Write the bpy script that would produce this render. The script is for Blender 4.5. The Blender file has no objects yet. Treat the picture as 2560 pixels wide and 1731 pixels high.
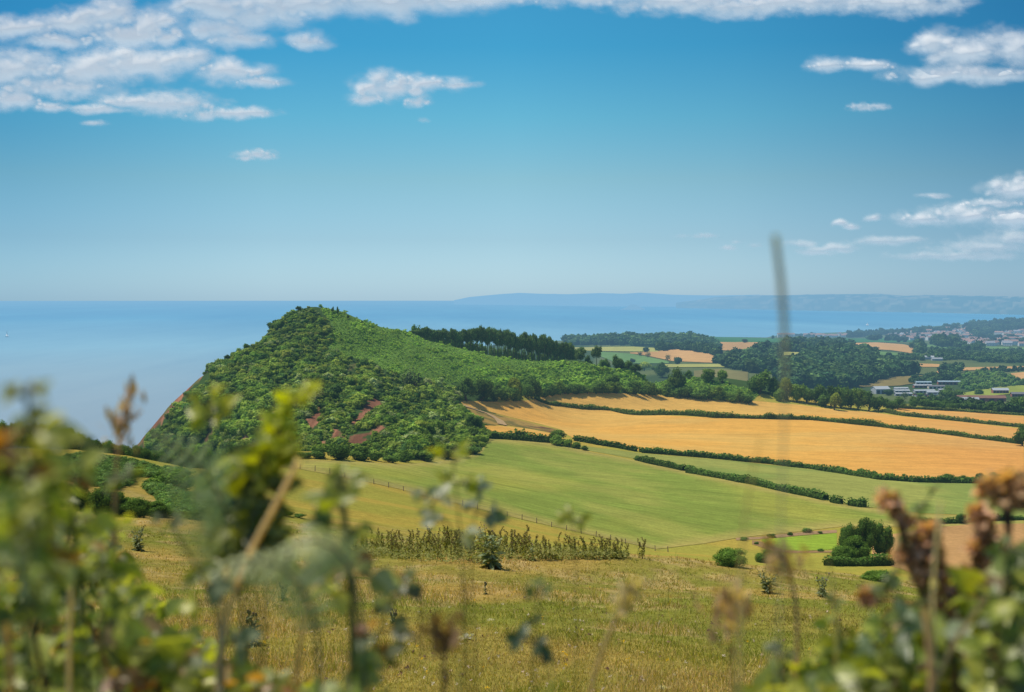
import bpy, math, random
import numpy as np
sc = bpy.context.scene
COL = sc.collection
rng = np.random.default_rng(7)
random.seed(7)
R = math.radians

# ------------------------------------------------------------------ camera model (photo pixels 2560 x 1731)
FPX = 3556.0
PITCH = 0.0345
ZC = 158.0
CP, SP = math.cos(PITCH), math.sin(PITCH)

def ray(px, py):
    """direction with unit forward depth (y = 1) for photo pixels"""
    a = (np.asarray(px, float) - 1280.0) / FPX
    b = -(np.asarray(py, float) - 865.5) / FPX
    y = CP + b * SP
    z = -SP + b * CP
    return a / y, z / y           # x per y, z per y

def project(x, y, z):
    z = z - ZC
    f = y * CP - z * SP
    u = y * SP + z * CP
    return 1280 + FPX * x / f, 865.5 - FPX * u / f

# ------------------------------------------------------------------ numpy noise
def _hash(ix, iy, seed):
    n = (ix * 374761393 + iy * 668265263 + seed * 1274126177) & 0xFFFFFFFF
    n = ((n ^ (n >> 13)) * 1274126177) & 0xFFFFFFFF
    n = n ^ (n >> 16)
    return (n & 0xFFFFFF) / float(0xFFFFFF)

def vnoise(x, y, seed=0):
    x = np.asarray(x, float); y = np.asarray(y, float)
    ix = np.floor(x).astype(np.int64); iy = np.floor(y).astype(np.int64)
    fx = x - ix; fy = y - iy
    fx = fx * fx * fx * (fx * (fx * 6 - 15) + 10); fy = fy * fy * fy * (fy * (fy * 6 - 15) + 10)
    a = _hash(ix, iy, seed); b = _hash(ix + 1, iy, seed)
    c = _hash(ix, iy + 1, seed); d = _hash(ix + 1, iy + 1, seed)
    return (a * (1 - fx) + b * fx) * (1 - fy) + (c * (1 - fx) + d * fx) * fy

def fbm(x, y, octv=5, seed=0, gain=0.5, lac=2.03):
    s = 0.0; amp = 1.0; tot = 0.0
    x = np.asarray(x, float); y = np.asarray(y, float)
    for i in range(octv):
        s = s + amp * vnoise(x, y, seed + i * 17)
        tot += amp; amp *= gain
        x, y = (x * 0.8 - y * 0.6) * lac + 3.7, (x * 0.6 + y * 0.8) * lac + 1.3
    return s / tot

def smooth(a, b, x):
    t = np.clip((x - a) / (b - a), 0, 1)
    return t * t * (3 - 2 * t)

# ------------------------------------------------------------------ terrain: heights from spot levels
SPOT = [
 # pasture close by
 (-700,1300,60),(0,1335,60),(500,1378,60),(950,1405,60),(1560,1400,62),(1810,1475,56),(2060,1490,55),(2700,1560,55),
 (-700,1255,95),(150,1268,95),(500,1285,105),(760,1330,100),(1000,1347,130),(1300,1368,150),(1600,1390,170),(1830,1425,190),
 (2050,1440,150),(2300,1455,140),(2800,1500,120),
 # lower pasture and fence
 (600,1240,200),(800,1230,260),(1000,1270,240),(1200,1302,260),(1500,1362,260),
 (730,1170,330),(910,1205,330),(1200,1275,320),(1500,1345,320),(1640,1383,310),
 (1900,1395,280),(2150,1400,260),(2300,1420,250),(2450,1380,320),(2560,1330,400),(2900,1400,330),
 # left slope
 (250,1180,170),(350,1165,190),(450,1205,180),(300,1235,140),(560,1290,130),(100,1200,150),
 (-300,1150,200),(0,1125,215),(150,1125,240),(300,1150,250),(450,1170,280),
 (0,1500,400),(250,1330,360),(420,1230,400),(-600,1210,220),(-600,1700,400),
 # green field
 (560,1152,420),(800,1142,480),(1000,1160,470),(1210,1097,580),(1100,1190,400),
 (1400,1130,570),(1600,1142,580),(1400,1220,430),(1700,1290,390),(1900,1335,370),(2100,1275,430),
 (1750,1210,480),(2000,1185,530),(2200,1215,500),(2450,1215,540),(2450,1270,450),
 # golden fields
 (1205,1072,640),(1400,1098,610),(1900,1163,600),(2200,1190,580),(2560,1200,560),(2900,1230,560),
 (1152,1002,780),(1200,1045,690),(1350,1003,850),(1700,1036,820),(2100,1056,800),(2560,1110,720),(3000,1160,680),
 (1450,984,950),(1650,992,950),(1900,1008,930),(2150,1031,930),(2250,1025,980),(2560,1077,850),(2560,1042,980),(3000,1100,900),
 # headland
 (780,780,860),(700,800,850),(640,862,820),(500,950,770),(440,1012,740),(345,1118,690),(250,1290,690),
 (330,1270,800),(480,1120,870),(600,1100,930),(500,1330,1000),(700,1250,1050),(880,1050,1060),(900,1250,1250),
 (850,798,868),(930,816,878),(1000,838,885),(1100,862,895),(1200,884,905),(1320,902,915),(1450,905,930),(1600,930,945),(1720,955,960),
 (1020,1100,1200),(1200,960,1150),(1200,1010,1600),(1400,960,1200),
 (1000,1148,500),(1150,1088,610),(1130,1010,730),(1060,1010,670),(900,1010,640),(900,910,760),(800,1010,620),(800,1105,520),
 (700,1105,545),(700,960,690),(600,1010,660),(600,1105,580),(500,1070,660),(450,1120,630),
 (1000,915,800),(1250,935,845),(1400,955,885),(1600,972,925),(1100,960,780),
 # country beyond
 (1500,1000,1200),(1700,1000,1250),(1900,1000,1250),(2200,1010,1200),(2250,990,1450),(2450,1000,1350),(2560,1010,1250),
 (2100,970,1600),(2100,930,1850),(2080,902,2050),(1950,925,1800),(1850,935,1700),(1650,930,1750),(1600,893,2200),(1700,880,2500),
 (1500,868,2450),(1480,856,2900),(1750,851,3200),(1600,850,3500),(1750,843,3900),(1450,850,3500),(2000,852,3500),(2000,846,4200),
 (2150,880,2400),(2400,908,2100),(2300,884,2500),(2500,894,2300),(2150,856,3500),(2300,852,4000),(2300,820,5200),(2500,806,5500),
 (2560,806,5200),(2800,800,5200),(2560,855,3800),(2100,838,5300),(2200,842,4700),(2900,900,2300),(2900,860,3800),(3000,1000,1300),
]
SEAFLOOR = []
for px in (-800, -300, 100, 300):
    for d in (620, 900, 1500, 3500, 8000):
        SEAFLOOR.append((px, -172, d))
for px, d in ((600,1500),(600,3000),(900,1900),(900,4000),(1200,2600),(1200,6000),(600,8000),(1000,8500)):
    SEAFLOOR.append((px, -172, d))
for px in (1400, 1700, 2000, 2300, 2600, 3000):
    SEAFLOOR.append((px, -170, 6700 if px < 2200 else 7600)); SEAFLOOR.append((px, -176, 9300))
_u, _v, _t = [], [], []
for px, py, d in SPOT:
    a, b = ray(px, py); _u.append(math.atan(a)); _v.append(math.log(d)); _t.append((b * d + 2.2) / d)
for px, z, d in SEAFLOOR:
    _u.append(math.atan((px - 1280) / FPX)); _v.append(math.log(d)); _t.append((z + 2.2) / d)
for d in (3, 8, 18, 34):
    for px in (-900, 200, 1280, 2400, 3400):
        s = -0.144 - (0.012 * max(0, px - 1280) / 1000) + 0.008 * max(0, 1280 - px) / 1000
        _u.append(math.atan((px - 1280) / FPX)); _v.append(math.log(d)); _t.append(s)
_u = np.array(_u); _v = np.array(_v); _t = np.array(_t)
# stretch: features in depth are read less tightly near the viewer
def _tps(r2):
    return np.where(r2 > 1e-12, 0.5 * r2 * np.log(r2 + 1e-12), 0.0)
_n = len(_u)
_A = np.zeros((_n + 3, _n + 3))
_A[:_n, :_n] = _tps((_u[:, None] - _u) ** 2 + (_v[:, None] - _v) ** 2) + np.eye(_n) * 2e-5
_A[:_n, _n] = 1; _A[:_n, _n + 1] = _u; _A[:_n, _n + 2] = _v
_A[_n:, :_n] = _A[:_n, _n:].T
_w = np.linalg.solve(_A, np.concatenate([_t, np.zeros(3)]))

def height_exact(u, v):
    shp = u.shape; u = u.ravel(); v = v.ravel(); out = np.empty(len(u))
    for i in range(0, len(u), 20000):
        uu = u[i:i+20000]; vv = v[i:i+20000]
        K = _tps((uu[:, None] - _u) ** 2 + (vv[:, None] - _v) ** 2)
        out[i:i+20000] = K @ _w[:_n] + _w[_n] + _w[_n+1] * uu + _w[_n+2] * vv
    d = np.exp(v)
    return (out * d - 2.2).reshape(shp)

U = np.concatenate([np.arange(-0.64, -0.372, 0.006), np.arange(-0.372, 0.372, 0.0013), np.arange(0.372, 0.66, 0.006)])
V = np.concatenate([np.arange(math.log(0.4), math.log(12), 0.03), np.arange(math.log(12), math.log(300), 0.013), np.arange(math.log(300), math.log(1100), 0.006), np.arange(math.log(1100), math.log(9300), 0.012)])
GU, GV = np.meshgrid(U, V, indexing='ij')
GD = np.exp(GV)
GX = GD * np.tan(GU); GY = GD
GZ = height_exact(GU, GV)
# hedge bank at the viewer's feet
bank = smooth(5.5, 2.4, GD)
GZ = GZ * (1 - bank) + (-1.18 + 0.10 * (fbm(GX * 1.2, GY * 1.2, 3, 5) - .5)) * bank
# small relief: tussocks close by, gullies on the headland slope
GZ += (fbm(GX / 5, GY / 5, 4, 11) - 0.5) * 0.55 * smooth(6, 14, GD) * smooth(400, 150, GD)
GPX, GPY = project(GX, GY, GZ + ZC)
hp = smooth(1180, 1000, GPX) * smooth(350, 470, GD - 60) * smooth(1150, 900, GD)
GZ += hp * (fbm(GX / 30, GY / 60, 4, 21) - 0.5) * 10 * smooth(-150, -90, GZ)
GZ = np.maximum(GZ, -185.0)

def ground_uv(u, v):
    """bilinear height (relative to eye) at azimuth u, ln depth v"""
    i = np.clip(np.searchsorted(U, u) - 1, 0, len(U) - 2); j = np.clip(np.searchsorted(V, v) - 1, 0, len(V) - 2)
    fu = np.clip((u - U[i]) / (U[i+1] - U[i]), 0, 1); fv = np.clip((v - V[j]) / (V[j+1] - V[j]), 0, 1)
    return (GZ[i, j] * (1-fu) + GZ[i+1, j] * fu) * (1-fv) + (GZ[i, j+1] * (1-fu) + GZ[i+1, j+1] * fu) * fv

def ground(x, y):
    x = np.asarray(x, float); y = np.asarray(y, float)
    return ground_uv(np.arctan2(x, y), np.log(np.maximum(y, .41))) + ZC

def hit(px, py, dmin=6.0, dmax=9000.0):
    """first meeting of the line of sight with the land: world x, y, z (nan when it meets none)"""
    px = np.atleast_1d(np.asarray(px, float)); py = np.atleast_1d(np.asarray(py, float))
    a, b = ray(px, py); u = np.arctan(a)
    vs = np.arange(math.log(dmin), math.log(dmax), 0.008)
    res = np.full(len(px), np.nan)
    prev = np.full(len(px), 1e9)
    done = np.zeros(len(px), bool)
    for k, v in enumerate(vs):
        d = math.exp(v)
        g = ground_uv(u, np.full(len(px), v))
        diff = b * d - g
        new = (~done) & (diff <= 0)
        if new.any():
            p = prev[new]; q = diff[new]
            f = np.where(p < 1e8, p / np.maximum(p - q, 1e-9), 1.0)
            res[new] = np.exp(v - 0.008 * (1 - f)); done |= new
        prev = diff
    x = a * res
    z = ground(x, np.nan_to_num(res, nan=10.0))
    return np.stack([x, res, np.where(np.isnan(res), np.nan, z)], 1)

# ------------------------------------------------------------------ mesh helpers
def mesh_np(name, Vv, F, mats, cols=None, smooth_shade=False, matidx=None):
    me = bpy.data.meshes.new(name)
    Vv = np.asarray(Vv, np.float32)
    polys = F if isinstance(F, list) else [F]
    polys = [np.asarray(f, np.int32) for f in polys if len(f)]
    nl = sum(f.size for f in polys); nf = sum(len(f) for f in polys)
    me.vertices.add(len(Vv)); me.vertices.foreach_set('co', Vv.ravel())
    me.loops.add(nl); me.loops.foreach_set('vertex_index', np.concatenate([f.ravel() for f in polys]))
    me.polygons.add(nf)
    sizes = np.concatenate([np.full(len(f), f.shape[1], np.int32) for f in polys])
    starts = np.concatenate([[0], np.cumsum(sizes)[:-1]]).astype(np.int32)
    me.polygons.foreach_set('loop_start', starts); me.polygons.foreach_set('loop_total', sizes)
    if matidx is not None: me.polygons.foreach_set('material_index', np.asarray(matidx, np.int32))
    if cols is not None:
        a = me.color_attributes.new('Col', 'FLOAT_COLOR', 'POINT')
        c = np.ones((len(Vv), 4), np.float32); c[:, :cols.shape[1]] = cols
        a.data.foreach_set('color', c.ravel())
    me.polygons.foreach_set('use_smooth', np.full(nf, smooth_shade))
    for m in (mats if isinstance(mats, (list, tuple)) else [mats]): me.materials.append(m)
    me.update(calc_edges=True); me.validate()
    return me

def link(name, me, parent=None, loc=None):
    o = bpy.data.objects.new(name, me); COL.objects.link(o)
    if parent is not None: o.parent = parent
    if loc is not None: o.location = loc
    return o

def tag(o, label=None, cat=None, group=None, kind=None):
    if label: o['label'] = label
    if cat: o['category'] = cat
    if group: o['group'] = group
    if kind: o['kind'] = kind
    return o

def empty(name, loc, label, cat, group=None):
    o = link(name, None, None, loc); o.empty_display_size = 0.2
    return tag(o, label, cat, group)

def grid_faces(n, m):
    i, j = np.meshgrid(np.arange(n - 1), np.arange(m - 1), indexing='ij')
    a = (i * m + j).ravel()
    return np.stack([a, a + m, a + m + 1, a + 1], 1)

def cat_meshes(parts):
    """[(V,F,C)] of one face size -> one"""
    vs, fs, cs, o = [], [], [], 0
    for v, f, c in parts:
        vs.append(v); fs.append(f + o); cs.append(c); o += len(v)
    return np.concatenate(vs), np.concatenate(fs), np.concatenate(cs)

# ------------------------------------------------------------------ materials
def nodes(name):
    m = bpy.data.materials.new(name); m.use_nodes = True
    nt = m.node_tree; nt.nodes.clear()
    return m, nt, nt.nodes, nt.links

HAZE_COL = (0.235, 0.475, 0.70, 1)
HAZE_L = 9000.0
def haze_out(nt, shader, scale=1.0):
    """haze painted into the material: a blue glow that grows with distance from the hill the photograph is taken on (world space)"""
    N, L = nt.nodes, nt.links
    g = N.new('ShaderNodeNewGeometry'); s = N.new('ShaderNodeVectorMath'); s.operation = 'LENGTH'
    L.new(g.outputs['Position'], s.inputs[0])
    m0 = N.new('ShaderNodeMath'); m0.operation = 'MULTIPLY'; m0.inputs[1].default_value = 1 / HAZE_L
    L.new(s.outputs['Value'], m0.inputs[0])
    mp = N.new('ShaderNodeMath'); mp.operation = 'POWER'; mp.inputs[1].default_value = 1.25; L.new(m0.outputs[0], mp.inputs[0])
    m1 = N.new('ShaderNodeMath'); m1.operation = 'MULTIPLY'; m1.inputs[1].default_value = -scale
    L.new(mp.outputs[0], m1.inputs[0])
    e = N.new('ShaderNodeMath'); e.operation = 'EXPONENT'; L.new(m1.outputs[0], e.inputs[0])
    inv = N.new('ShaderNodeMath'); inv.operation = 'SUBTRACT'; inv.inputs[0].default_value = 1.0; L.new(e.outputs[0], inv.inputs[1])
    em = N.new('ShaderNodeEmission'); em.inputs[0].default_value = HAZE_COL; em.inputs[1].default_value = 1.0  # blue emission stands in for the haze, mixed over the surface colour
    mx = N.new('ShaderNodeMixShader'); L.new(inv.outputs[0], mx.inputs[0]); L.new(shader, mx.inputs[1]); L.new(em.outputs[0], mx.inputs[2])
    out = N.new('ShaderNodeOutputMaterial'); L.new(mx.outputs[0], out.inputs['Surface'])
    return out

def noise_node(nt, scale, detail=4, rough=0.55, coord=None, stretch=None, dist=0.0):
    N, L = nt.nodes, nt.links
    g = N.new('ShaderNodeNewGeometry')
    mp = N.new('ShaderNodeMapping'); L.new(g.outputs['Position'], mp.inputs['Vector'])
    if stretch:
        mp.vector_type = 'TEXTURE'
        mp.inputs['Scale'].default_value = [1.0 / q for q in stretch[:3]]; mp.inputs['Rotation'].default_value = (0, 0, stretch[3] if len(stretch) > 3 else 0)
    n = N.new('ShaderNodeTexNoise'); n.inputs['Scale'].default_value = scale; n.inputs['Detail'].default_value = detail
    n.inputs['Roughness'].default_value = rough; n.inputs['Distortion'].default_value = dist
    L.new(mp.outputs[0], n.inputs['Vector'])
    return n.outputs['Fac']

def ramp(nt, fac, stops, interp='LINEAR'):
    r = nt.nodes.new('ShaderNodeValToRGB'); r.color_ramp.interpolation = interp
    cr = r.color_ramp
    while len(cr.elements) < len(stops): cr.elements.new(0.5)
    for e, (p, c) in zip(cr.elements, stops): e.position = p; e.color = (*c, 1) if len(c) == 3 else c
    nt.links.new(fac, r.inputs[0]); return r.outputs[0]

def mixc(nt, a, b, fac, mode='MIX'):
    m = nt.nodes.new('ShaderNodeMix'); m.data_type = 'RGBA'; m.blend_type = mode
    for sock, val in ((m.inputs['Factor'], fac), (m.inputs[6], a), (m.inputs[7], b)):
        if hasattr(val, 'is_output'): nt.links.new(val, sock)
        elif isinstance(val, (int, float)): sock.default_value = val
        else: sock.default_value = (*val, 1) if len(val) == 3 else val
    return m.outputs[2]

def foliage_mat(name, tint=(1, 1, 1), transl=0.28, vary=0.25, haze=1.0):
    m, nt, N, L = nodes(name)
    at = N.new('ShaderNodeVertexColor'); at.layer_name = 'Col'
    oi = N.new('ShaderNodeObjectInfo')
    mr = N.new('ShaderNodeMapRange'); mr.inputs['To Min'].default_value = 1 - vary; mr.inputs['To Max'].default_value = 1 + vary
    L.new(oi.outputs['Random'], mr.inputs['Value'])
    c = mixc(nt, at.outputs[0], tuple(a * b for a, b in zip(tint, (1.24, 1.20, 1.0))), 1.0, 'MULTIPLY')
    vm = N.new('ShaderNodeVectorMath'); vm.operation = 'SCALE'; L.new(c, vm.inputs[0]); L.new(mr.outputs[0], vm.inputs['Scale'])
    d = N.new('ShaderNodeBsdfDiffuse'); L.new(vm.outputs[0], d.inputs[0])
    t = N.new('ShaderNodeBsdfTranslucent')
    tc = mixc(nt, vm.outputs[0], (1.25, 1.3, 0.55), 1.0, 'MULTIPLY'); L.new(tc, t.inputs[0])
    mx = N.new('ShaderNodeMixShader'); mx.inputs[0].default_value = transl; L.new(d.outputs[0], mx.inputs[1]); L.new(t.outputs[0], mx.inputs[2])
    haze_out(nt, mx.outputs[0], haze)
    return m

def vcol_mat(name, rough=0.9, fine=None, haze=1.0, bump=0.0, amp=0.25):
    """colour from the mesh, broken up by two scales of noise"""
    m, nt, N, L = nodes(name)
    at = N.new('ShaderNodeVertexColor'); at.layer_name = 'Col'
    col = at.outputs[0]
    for sc_ in (fine or []):
        sc_, a_ = sc_ if isinstance(sc_, tuple) else (sc_, amp)
        f = noise_node(nt, sc_, 5, 0.65)
        r = ramp(nt, f, [(0.3, (1 - a_,) * 3), (0.7, (1 + a_,) * 3)])
        col = mixc(nt, col, r, 1.0, 'MULTIPLY')
    b = N.new('ShaderNodeBsdfDiffuse'); L.new(col, b.inputs[0]); b.inputs['Roughness'].default_value = 0.6
    if bump:
        bp = N.new('ShaderNodeBump'); bp.inputs['Strength'].default_value = bump; bp.inputs['Distance'].default_value = 0.3
        L.new(noise_node(nt, 6.0, 5, 0.7), bp.inputs['Height']); L.new(bp.outputs[0], b.inputs['Normal'])
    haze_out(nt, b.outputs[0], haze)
    return m

def plain_mat(name, col, rough=0.8, var=0.12, scale=2.0, haze=1.0, spec=0.2):
    m, nt, N, L = nodes(name)
    f = noise_node(nt, scale, 4)
    c = ramp(nt, f, [(0.3, tuple(x * (1 - var) for x in col)), (0.7, tuple(min(1, x * (1 + var)) for x in col))])
    b = N.new('ShaderNodeBsdfPrincipled'); L.new(c, b.inputs['Base Color']); b.inputs['Roughness'].default_value = rough
    b.inputs['Specular IOR Level'].default_value = spec
    haze_out(nt, b.outputs[0], haze)
    return m
SKY_TINT = [(0.0034, (0.675, 0.999, 1.49)), (0.1609, (0.519, 0.756, 1.025)), (0.3296, (0.463, 0.72, 0.809)), (0.4983, (0.301, 0.724, 0.805)), (0.6895, (0.165, 0.651, 0.79)), (0.8, (0.165, 0.651, 0.79)), (1.0, (0.98, 0.97, 0.93))]
SKY_SIDE = [(0.0,(0.42,0.60,0.73)),(0.11,(0.52,0.69,0.80)),(0.30,(0.88,0.93,0.96)),(0.5,(1,1,1)),(0.68,(0.86,0.88,0.91)),(0.89,(0.50,0.60,0.71)),(1.0,(0.42,0.53,0.65))]
SEA_RAMP = [(0.0,(0.215,0.285,0.335)),(0.35,(0.165,0.355,0.48)),(1.0,(0.07,0.275,0.455))]
CLOUD_RELIEF = 1.0
# ------------------------------------------------------------------ camera, sun, sky
cam = bpy.data.cameras.new('camera'); co = bpy.data.objects.new('camera', cam); COL.objects.link(co)
co.location = (0, 0, ZC); co.rotation_euler = (math.pi / 2 - PITCH, 0, 0)
cam.sensor_width = 36; cam.lens = 50; cam.clip_start = 0.05; cam.clip_end = 200000
cam.dof.use_dof = True; cam.dof.focus_distance = 380; cam.dof.aperture_fstop = 6.8
sc.camera = co

SUN_AZ, SUN_EL = R(-88), R(63)        # azimuth from the view direction (+Y), negative = left
sd = (math.sin(SUN_AZ) * math.cos(SUN_EL), math.cos(SUN_AZ) * math.cos(SUN_EL), math.sin(SUN_EL))
sl = bpy.data.lights.new('sun', 'SUN'); sl.energy = 4.5; sl.angle = R(0.5); sl.color = (1.0, 0.91, 0.75)
so = bpy.data.objects.new('sun', sl); COL.objects.link(so)
from mathutils import Vector
so.rotation_euler = Vector(sd).to_track_quat('Z', 'Y').to_euler(); so.location = (-200, 50, 400)

W = bpy.data.worlds.new('World'); sc.world = W; W.use_nodes = True
nt = W.node_tree; nt.nodes.clear(); N, L = nt.nodes, nt.links
sky = N.new('ShaderNodeTexSky'); sky.sky_type = 'NISHITA'; sky.sun_disc = False
sky.sun_elevation = SUN_EL; sky.sun_rotation = SUN_AZ; sky.altitude = 150
sky.air_density = 1.0; sky.dust_density = 0.6; sky.ozone_density = 2.0
tc = N.new('ShaderNodeTexCoord'); sx = N.new('ShaderNodeSeparateXYZ'); L.new(tc.outputs['Generated'], sx.inputs[0])
# clear dry summer air: deep blue from a few degrees up, pale at the sea line
mr = N.new('ShaderNodeMapRange'); mr.inputs['From Min'].default_value = 0.0; mr.inputs['From Max'].default_value = 0.25
L.new(sx.outputs['Z'], mr.inputs['Value'])
tint = ramp(nt, mr.outputs[0], SKY_TINT)
c = mixc(nt, sky.outputs[0], tint, 1.0, 'MULTIPLY')
mx_ = N.new('ShaderNodeMapRange'); mx_.inputs['From Min'].default_value = -0.42; mx_.inputs['From Max'].default_value = 0.42
L.new(sx.outputs['X'], mx_.inputs['Value'])
side = ramp(nt, mx_.outputs[0], SKY_SIDE)
mz_ = N.new('ShaderNodeMapRange'); mz_.inputs['From Min'].default_value = 0.0; mz_.inputs['From Max'].default_value = 0.11
mz_.inputs['To Min'].default_value = 0.6; mz_.inputs['To Max'].default_value = 1.0
L.new(sx.outputs['Z'], mz_.inputs['Value'])
c = mixc(nt, c, side, mz_.outputs[0], 'MULTIPLY')
bg = N.new('ShaderNodeBackground'); L.new(c, bg.inputs[0]); bg.inputs[1].default_value = 0.14
wo = N.new('ShaderNodeOutputWorld'); L.new(bg.outputs[0], wo.inputs[0])
W.cycles.sampling_method = 'MANUAL'; W.cycles.sample_map_resolution = 512
sc.view_settings.view_transform = 'Standard'; sc.view_settings.look = 'None'
sc.view_settings.exposure = 0; sc.view_settings.gamma = 1
sc.cycles.use_denoising = True
sc.cycles.max_bounces = 5; sc.cycles.diffuse_bounces = 2; sc.cycles.glossy_bounces = 2
sc.cycles.transmission_bounces = 2; sc.cycles.transparent_max_bounces = 12
sc.cycles.caustics_reflective = False; sc.cycles.caustics_refractive = False
sc.render.film_transparent = False

# ------------------------------------------------------------------ land
gx, gy, gz = GX, GY, GZ
PXg, PYg = project(gx, gy, gz + ZC)
def inpoly(px, py, poly):
    px = np.asarray(px); py = np.asarray(py); ins = np.zeros(px.shape, bool)
    n = len(poly)
    for i in range(n):
        x0, y0 = poly[i]; x1, y1 = poly[(i + 1) % n]
        if y0 == y1: continue
        cond = ((y0 > py) != (y1 > py)) & (px < (x1 - x0) * (py - y0) / (y1 - y0) + x0)
        ins ^= cond
    return ins
def lerp3(a, b, t): return np.asarray(a) * (1 - t[..., None]) + np.asarray(b) * t[..., None]
n1 = fbm(gx / 9, gy / 9, 5, 31); n2 = fbm(gx / 2.2, gy / 2.2, 4, 41); n3 = fbm(gx / 60, gy / 60, 4, 51)
dry = np.array([0.46, 0.315, 0.085]); green = np.array([0.23, 0.24, 0.04]); straw = np.array([0.52, 0.385, 0.16])
pas = lerp3(green, dry, smooth(0.34, 0.62, n1 * .6 + n3 * .4))
pas = lerp3(pas, straw, smooth(0.50, 0.68, n2) * .7)
lower = lerp3(np.array([0.42, 0.325, 0.06]), np.array([0.345, 0.32, 0.055]), smooth(.4, .6, fbm(gx / 25, gy / 25, 4, 61)))
colr = lerp3(pas, lower, smooth(110, 190, GD))
scrub_ground = np.array([0.055, 0.10, 0.028])
country = lerp3(np.array([0.05, 0.085, 0.03]), np.array([0.11, 0.14, 0.05]), smooth(.45, .6, fbm(gx / 90, gy / 200, 4, 71)))
beyond = smooth(990, 1080, GD)
colr = lerp3(colr, country, beyond)
hpm = ((GD > 430) & (GD < 1100) & (PXg < 1240) & (GZ > -170) & ~((PYg > 1135) & (PXg > 640) & (GD < 520))).astype(float)
hpm = np.maximum(hpm, ((GD > 760) & (GD < 1100) & (PYg < 985) & (PXg < 1950)).astype(float))
colr = lerp3(colr, scrub_ground, hpm)
PLANT = [(800,770),(850,764),(930,785),(1010,812),(1100,845),(1180,870),(1260,885),(1350,898),(1450,908),(1560,925),(1650,938),(1760,952),(1850,968),(1900,985),(1880,1006),(1750,992),(1640,984),(1500,980),(1390,982),(1330,990),(1250,985),(1160,960),(1060,955),(1000,940),(905,902),(850,886),(822,868),(836,820)]
plm = (inpoly(PXg, PYg, PLANT) & (GD > 690) & (GD < 1100)).astype(float)
colr = lerp3(colr, np.array([0.135, 0.235, 0.045]), plm)
# red sandstone and earth where the slope has slipped, and the sea cliff itself
steep = np.zeros_like(GD)
dz_du = np.gradient(GZ, axis=0) / np.gradient(GX, axis=0)
dz_dv = np.gradient(GZ, axis=1) / np.gradient(GY, axis=1)
slope = np.sqrt(dz_du ** 2 + dz_dv ** 2)
red = np.array([0.33, 0.155, 0.09])
redn = lerp3(red * .55, red * 1.25, smooth(.3, .7, fbm(gx / 3, gz / 9, 4, 81)))
redn = lerp3(redn, np.array([.13, .15, .05]), smooth(.50, .62, fbm(gx / 5 + 9, gz / 4, 4, 82)) * .85)
SCARS = [
 [(757,1062),(778,1035),(803,1008),(806,1030),(790,1078),(762,1074)],
 [(948,998),(956,1012),(925,1045),(892,1066),(878,1066),(884,1042),(905,1012)],
 [(842,1066),(862,1092),(850,1104),(820,1106),(826,1090)],
 [(972,1060),(950,1082),(905,1112),(868,1116),(874,1090),(915,1082)],
 [(580,1028),(558,1050),(515,1120),(494,1118),(528,1066)],
 [(612,1088),(625,1100),(600,1118),(586,1118)],
 [(877,904),(885,904),(886,930),(877,932)],
 [(808,1104),(826,1104),(815,1122),(796,1122)],
 [(880,965),(892,962),(890,975),(880,978)],
 [(640,1060),(690,1020),(700,1030),(650,1085)],
]
mask = np.zeros_like(GD)
jx = (fbm(gx / 8, gy / 8, 4, 91) - .5) * 44; jy = (fbm(gx / 8, gy / 8, 4, 92) - .5) * 34
for p_ in SCARS:
    mask = np.maximum(mask, (inpoly(PXg + jx, PYg + jy, p_) & (GD > 450) & (GD < 900)).astype(float))
edge_line = np.interp(PYg, [760, 830, 930, 1000, 1100, 1200], [740, 655, 515, 445, 352, 262])
cl = (PXg < edge_line + 6 + 16 * (fbm(gx / 15, gz / 8, 3, 95) - .5) * 2) & (GD > 520) & (GD < 1200) & (PYg > 925)
mask = np.maximum(mask, cl.astype(float) * smooth(.30, .42, fbm(gx / 10, gz / 10, 3, 96) + .1))
mask = np.maximum(mask, ((GZ < -95) & (slope > .5) & (GD > 300)).astype(float) * .8)
colr = lerp3(colr, redn, 0 * GD) * (1 - mask[..., None]) + redn * mask[..., None]
SCARMASK = mask
land_m = vcol_mat('land_mat', fine=[(0.06, .07), (0.45, .13), (1.7, .2), (7.0, .22)], bump=0.6, amp=0.20)
me = mesh_np('ground', np.stack([gx.ravel(), gy.ravel(), (gz + ZC).ravel()], 1), grid_faces(*gx.shape), land_m, colr.reshape(-1, 3), True)
land = tag(link('ground', me), kind='structure')

# ------------------------------------------------------------------ sea
m, nt, N, L = nodes('sea_mat')
g = N.new('ShaderNodeNewGeometry')
f1 = noise_node(nt, 0.0011, 5, 0.6, stretch=(1.0, 0.16, 1.0, 0.06))       # long wind lanes
f2 = noise_node(nt, 0.011, 4, 0.6, stretch=(1.0, 0.14, 1.0, 0.03))
ln = N.new('ShaderNodeVectorMath'); ln.operation = 'LENGTH'; L.new(g.outputs['Position'], ln.inputs[0])
md = N.new('ShaderNodeMapRange'); md.inputs['From Min'].default_value = 1300; md.inputs['From Max'].default_value = 11000
L.new(ln.outputs['Value'], md.inputs['Value'])
base = ramp(nt, md.outputs[0], SEA_RAMP)
var = ramp(nt, f1, [(0.35, (0.84, 0.91, 0.95)), (0.5, (1, 1, 1)), (0.68, (1.22, 1.13, 1.07))])
var2 = ramp(nt, f2, [(0.35, (0.965, 0.975, 0.985)), (0.65, (1.04, 1.03, 1.02))])
base = mixc(nt, base, var, 1.0, 'MULTIPLY'); base = mixc(nt, base, var2, 1.0, 'MULTIPLY')
d_ = N.new('ShaderNodeBsdfDiffuse'); L.new(base, d_.inputs[0])
gl = N.new('ShaderNodeBsdfGlossy'); gl.inputs['Roughness'].default_value = 0.35; gl.inputs[0].default_value = (0.75, 0.85, 0.95, 1)
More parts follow.
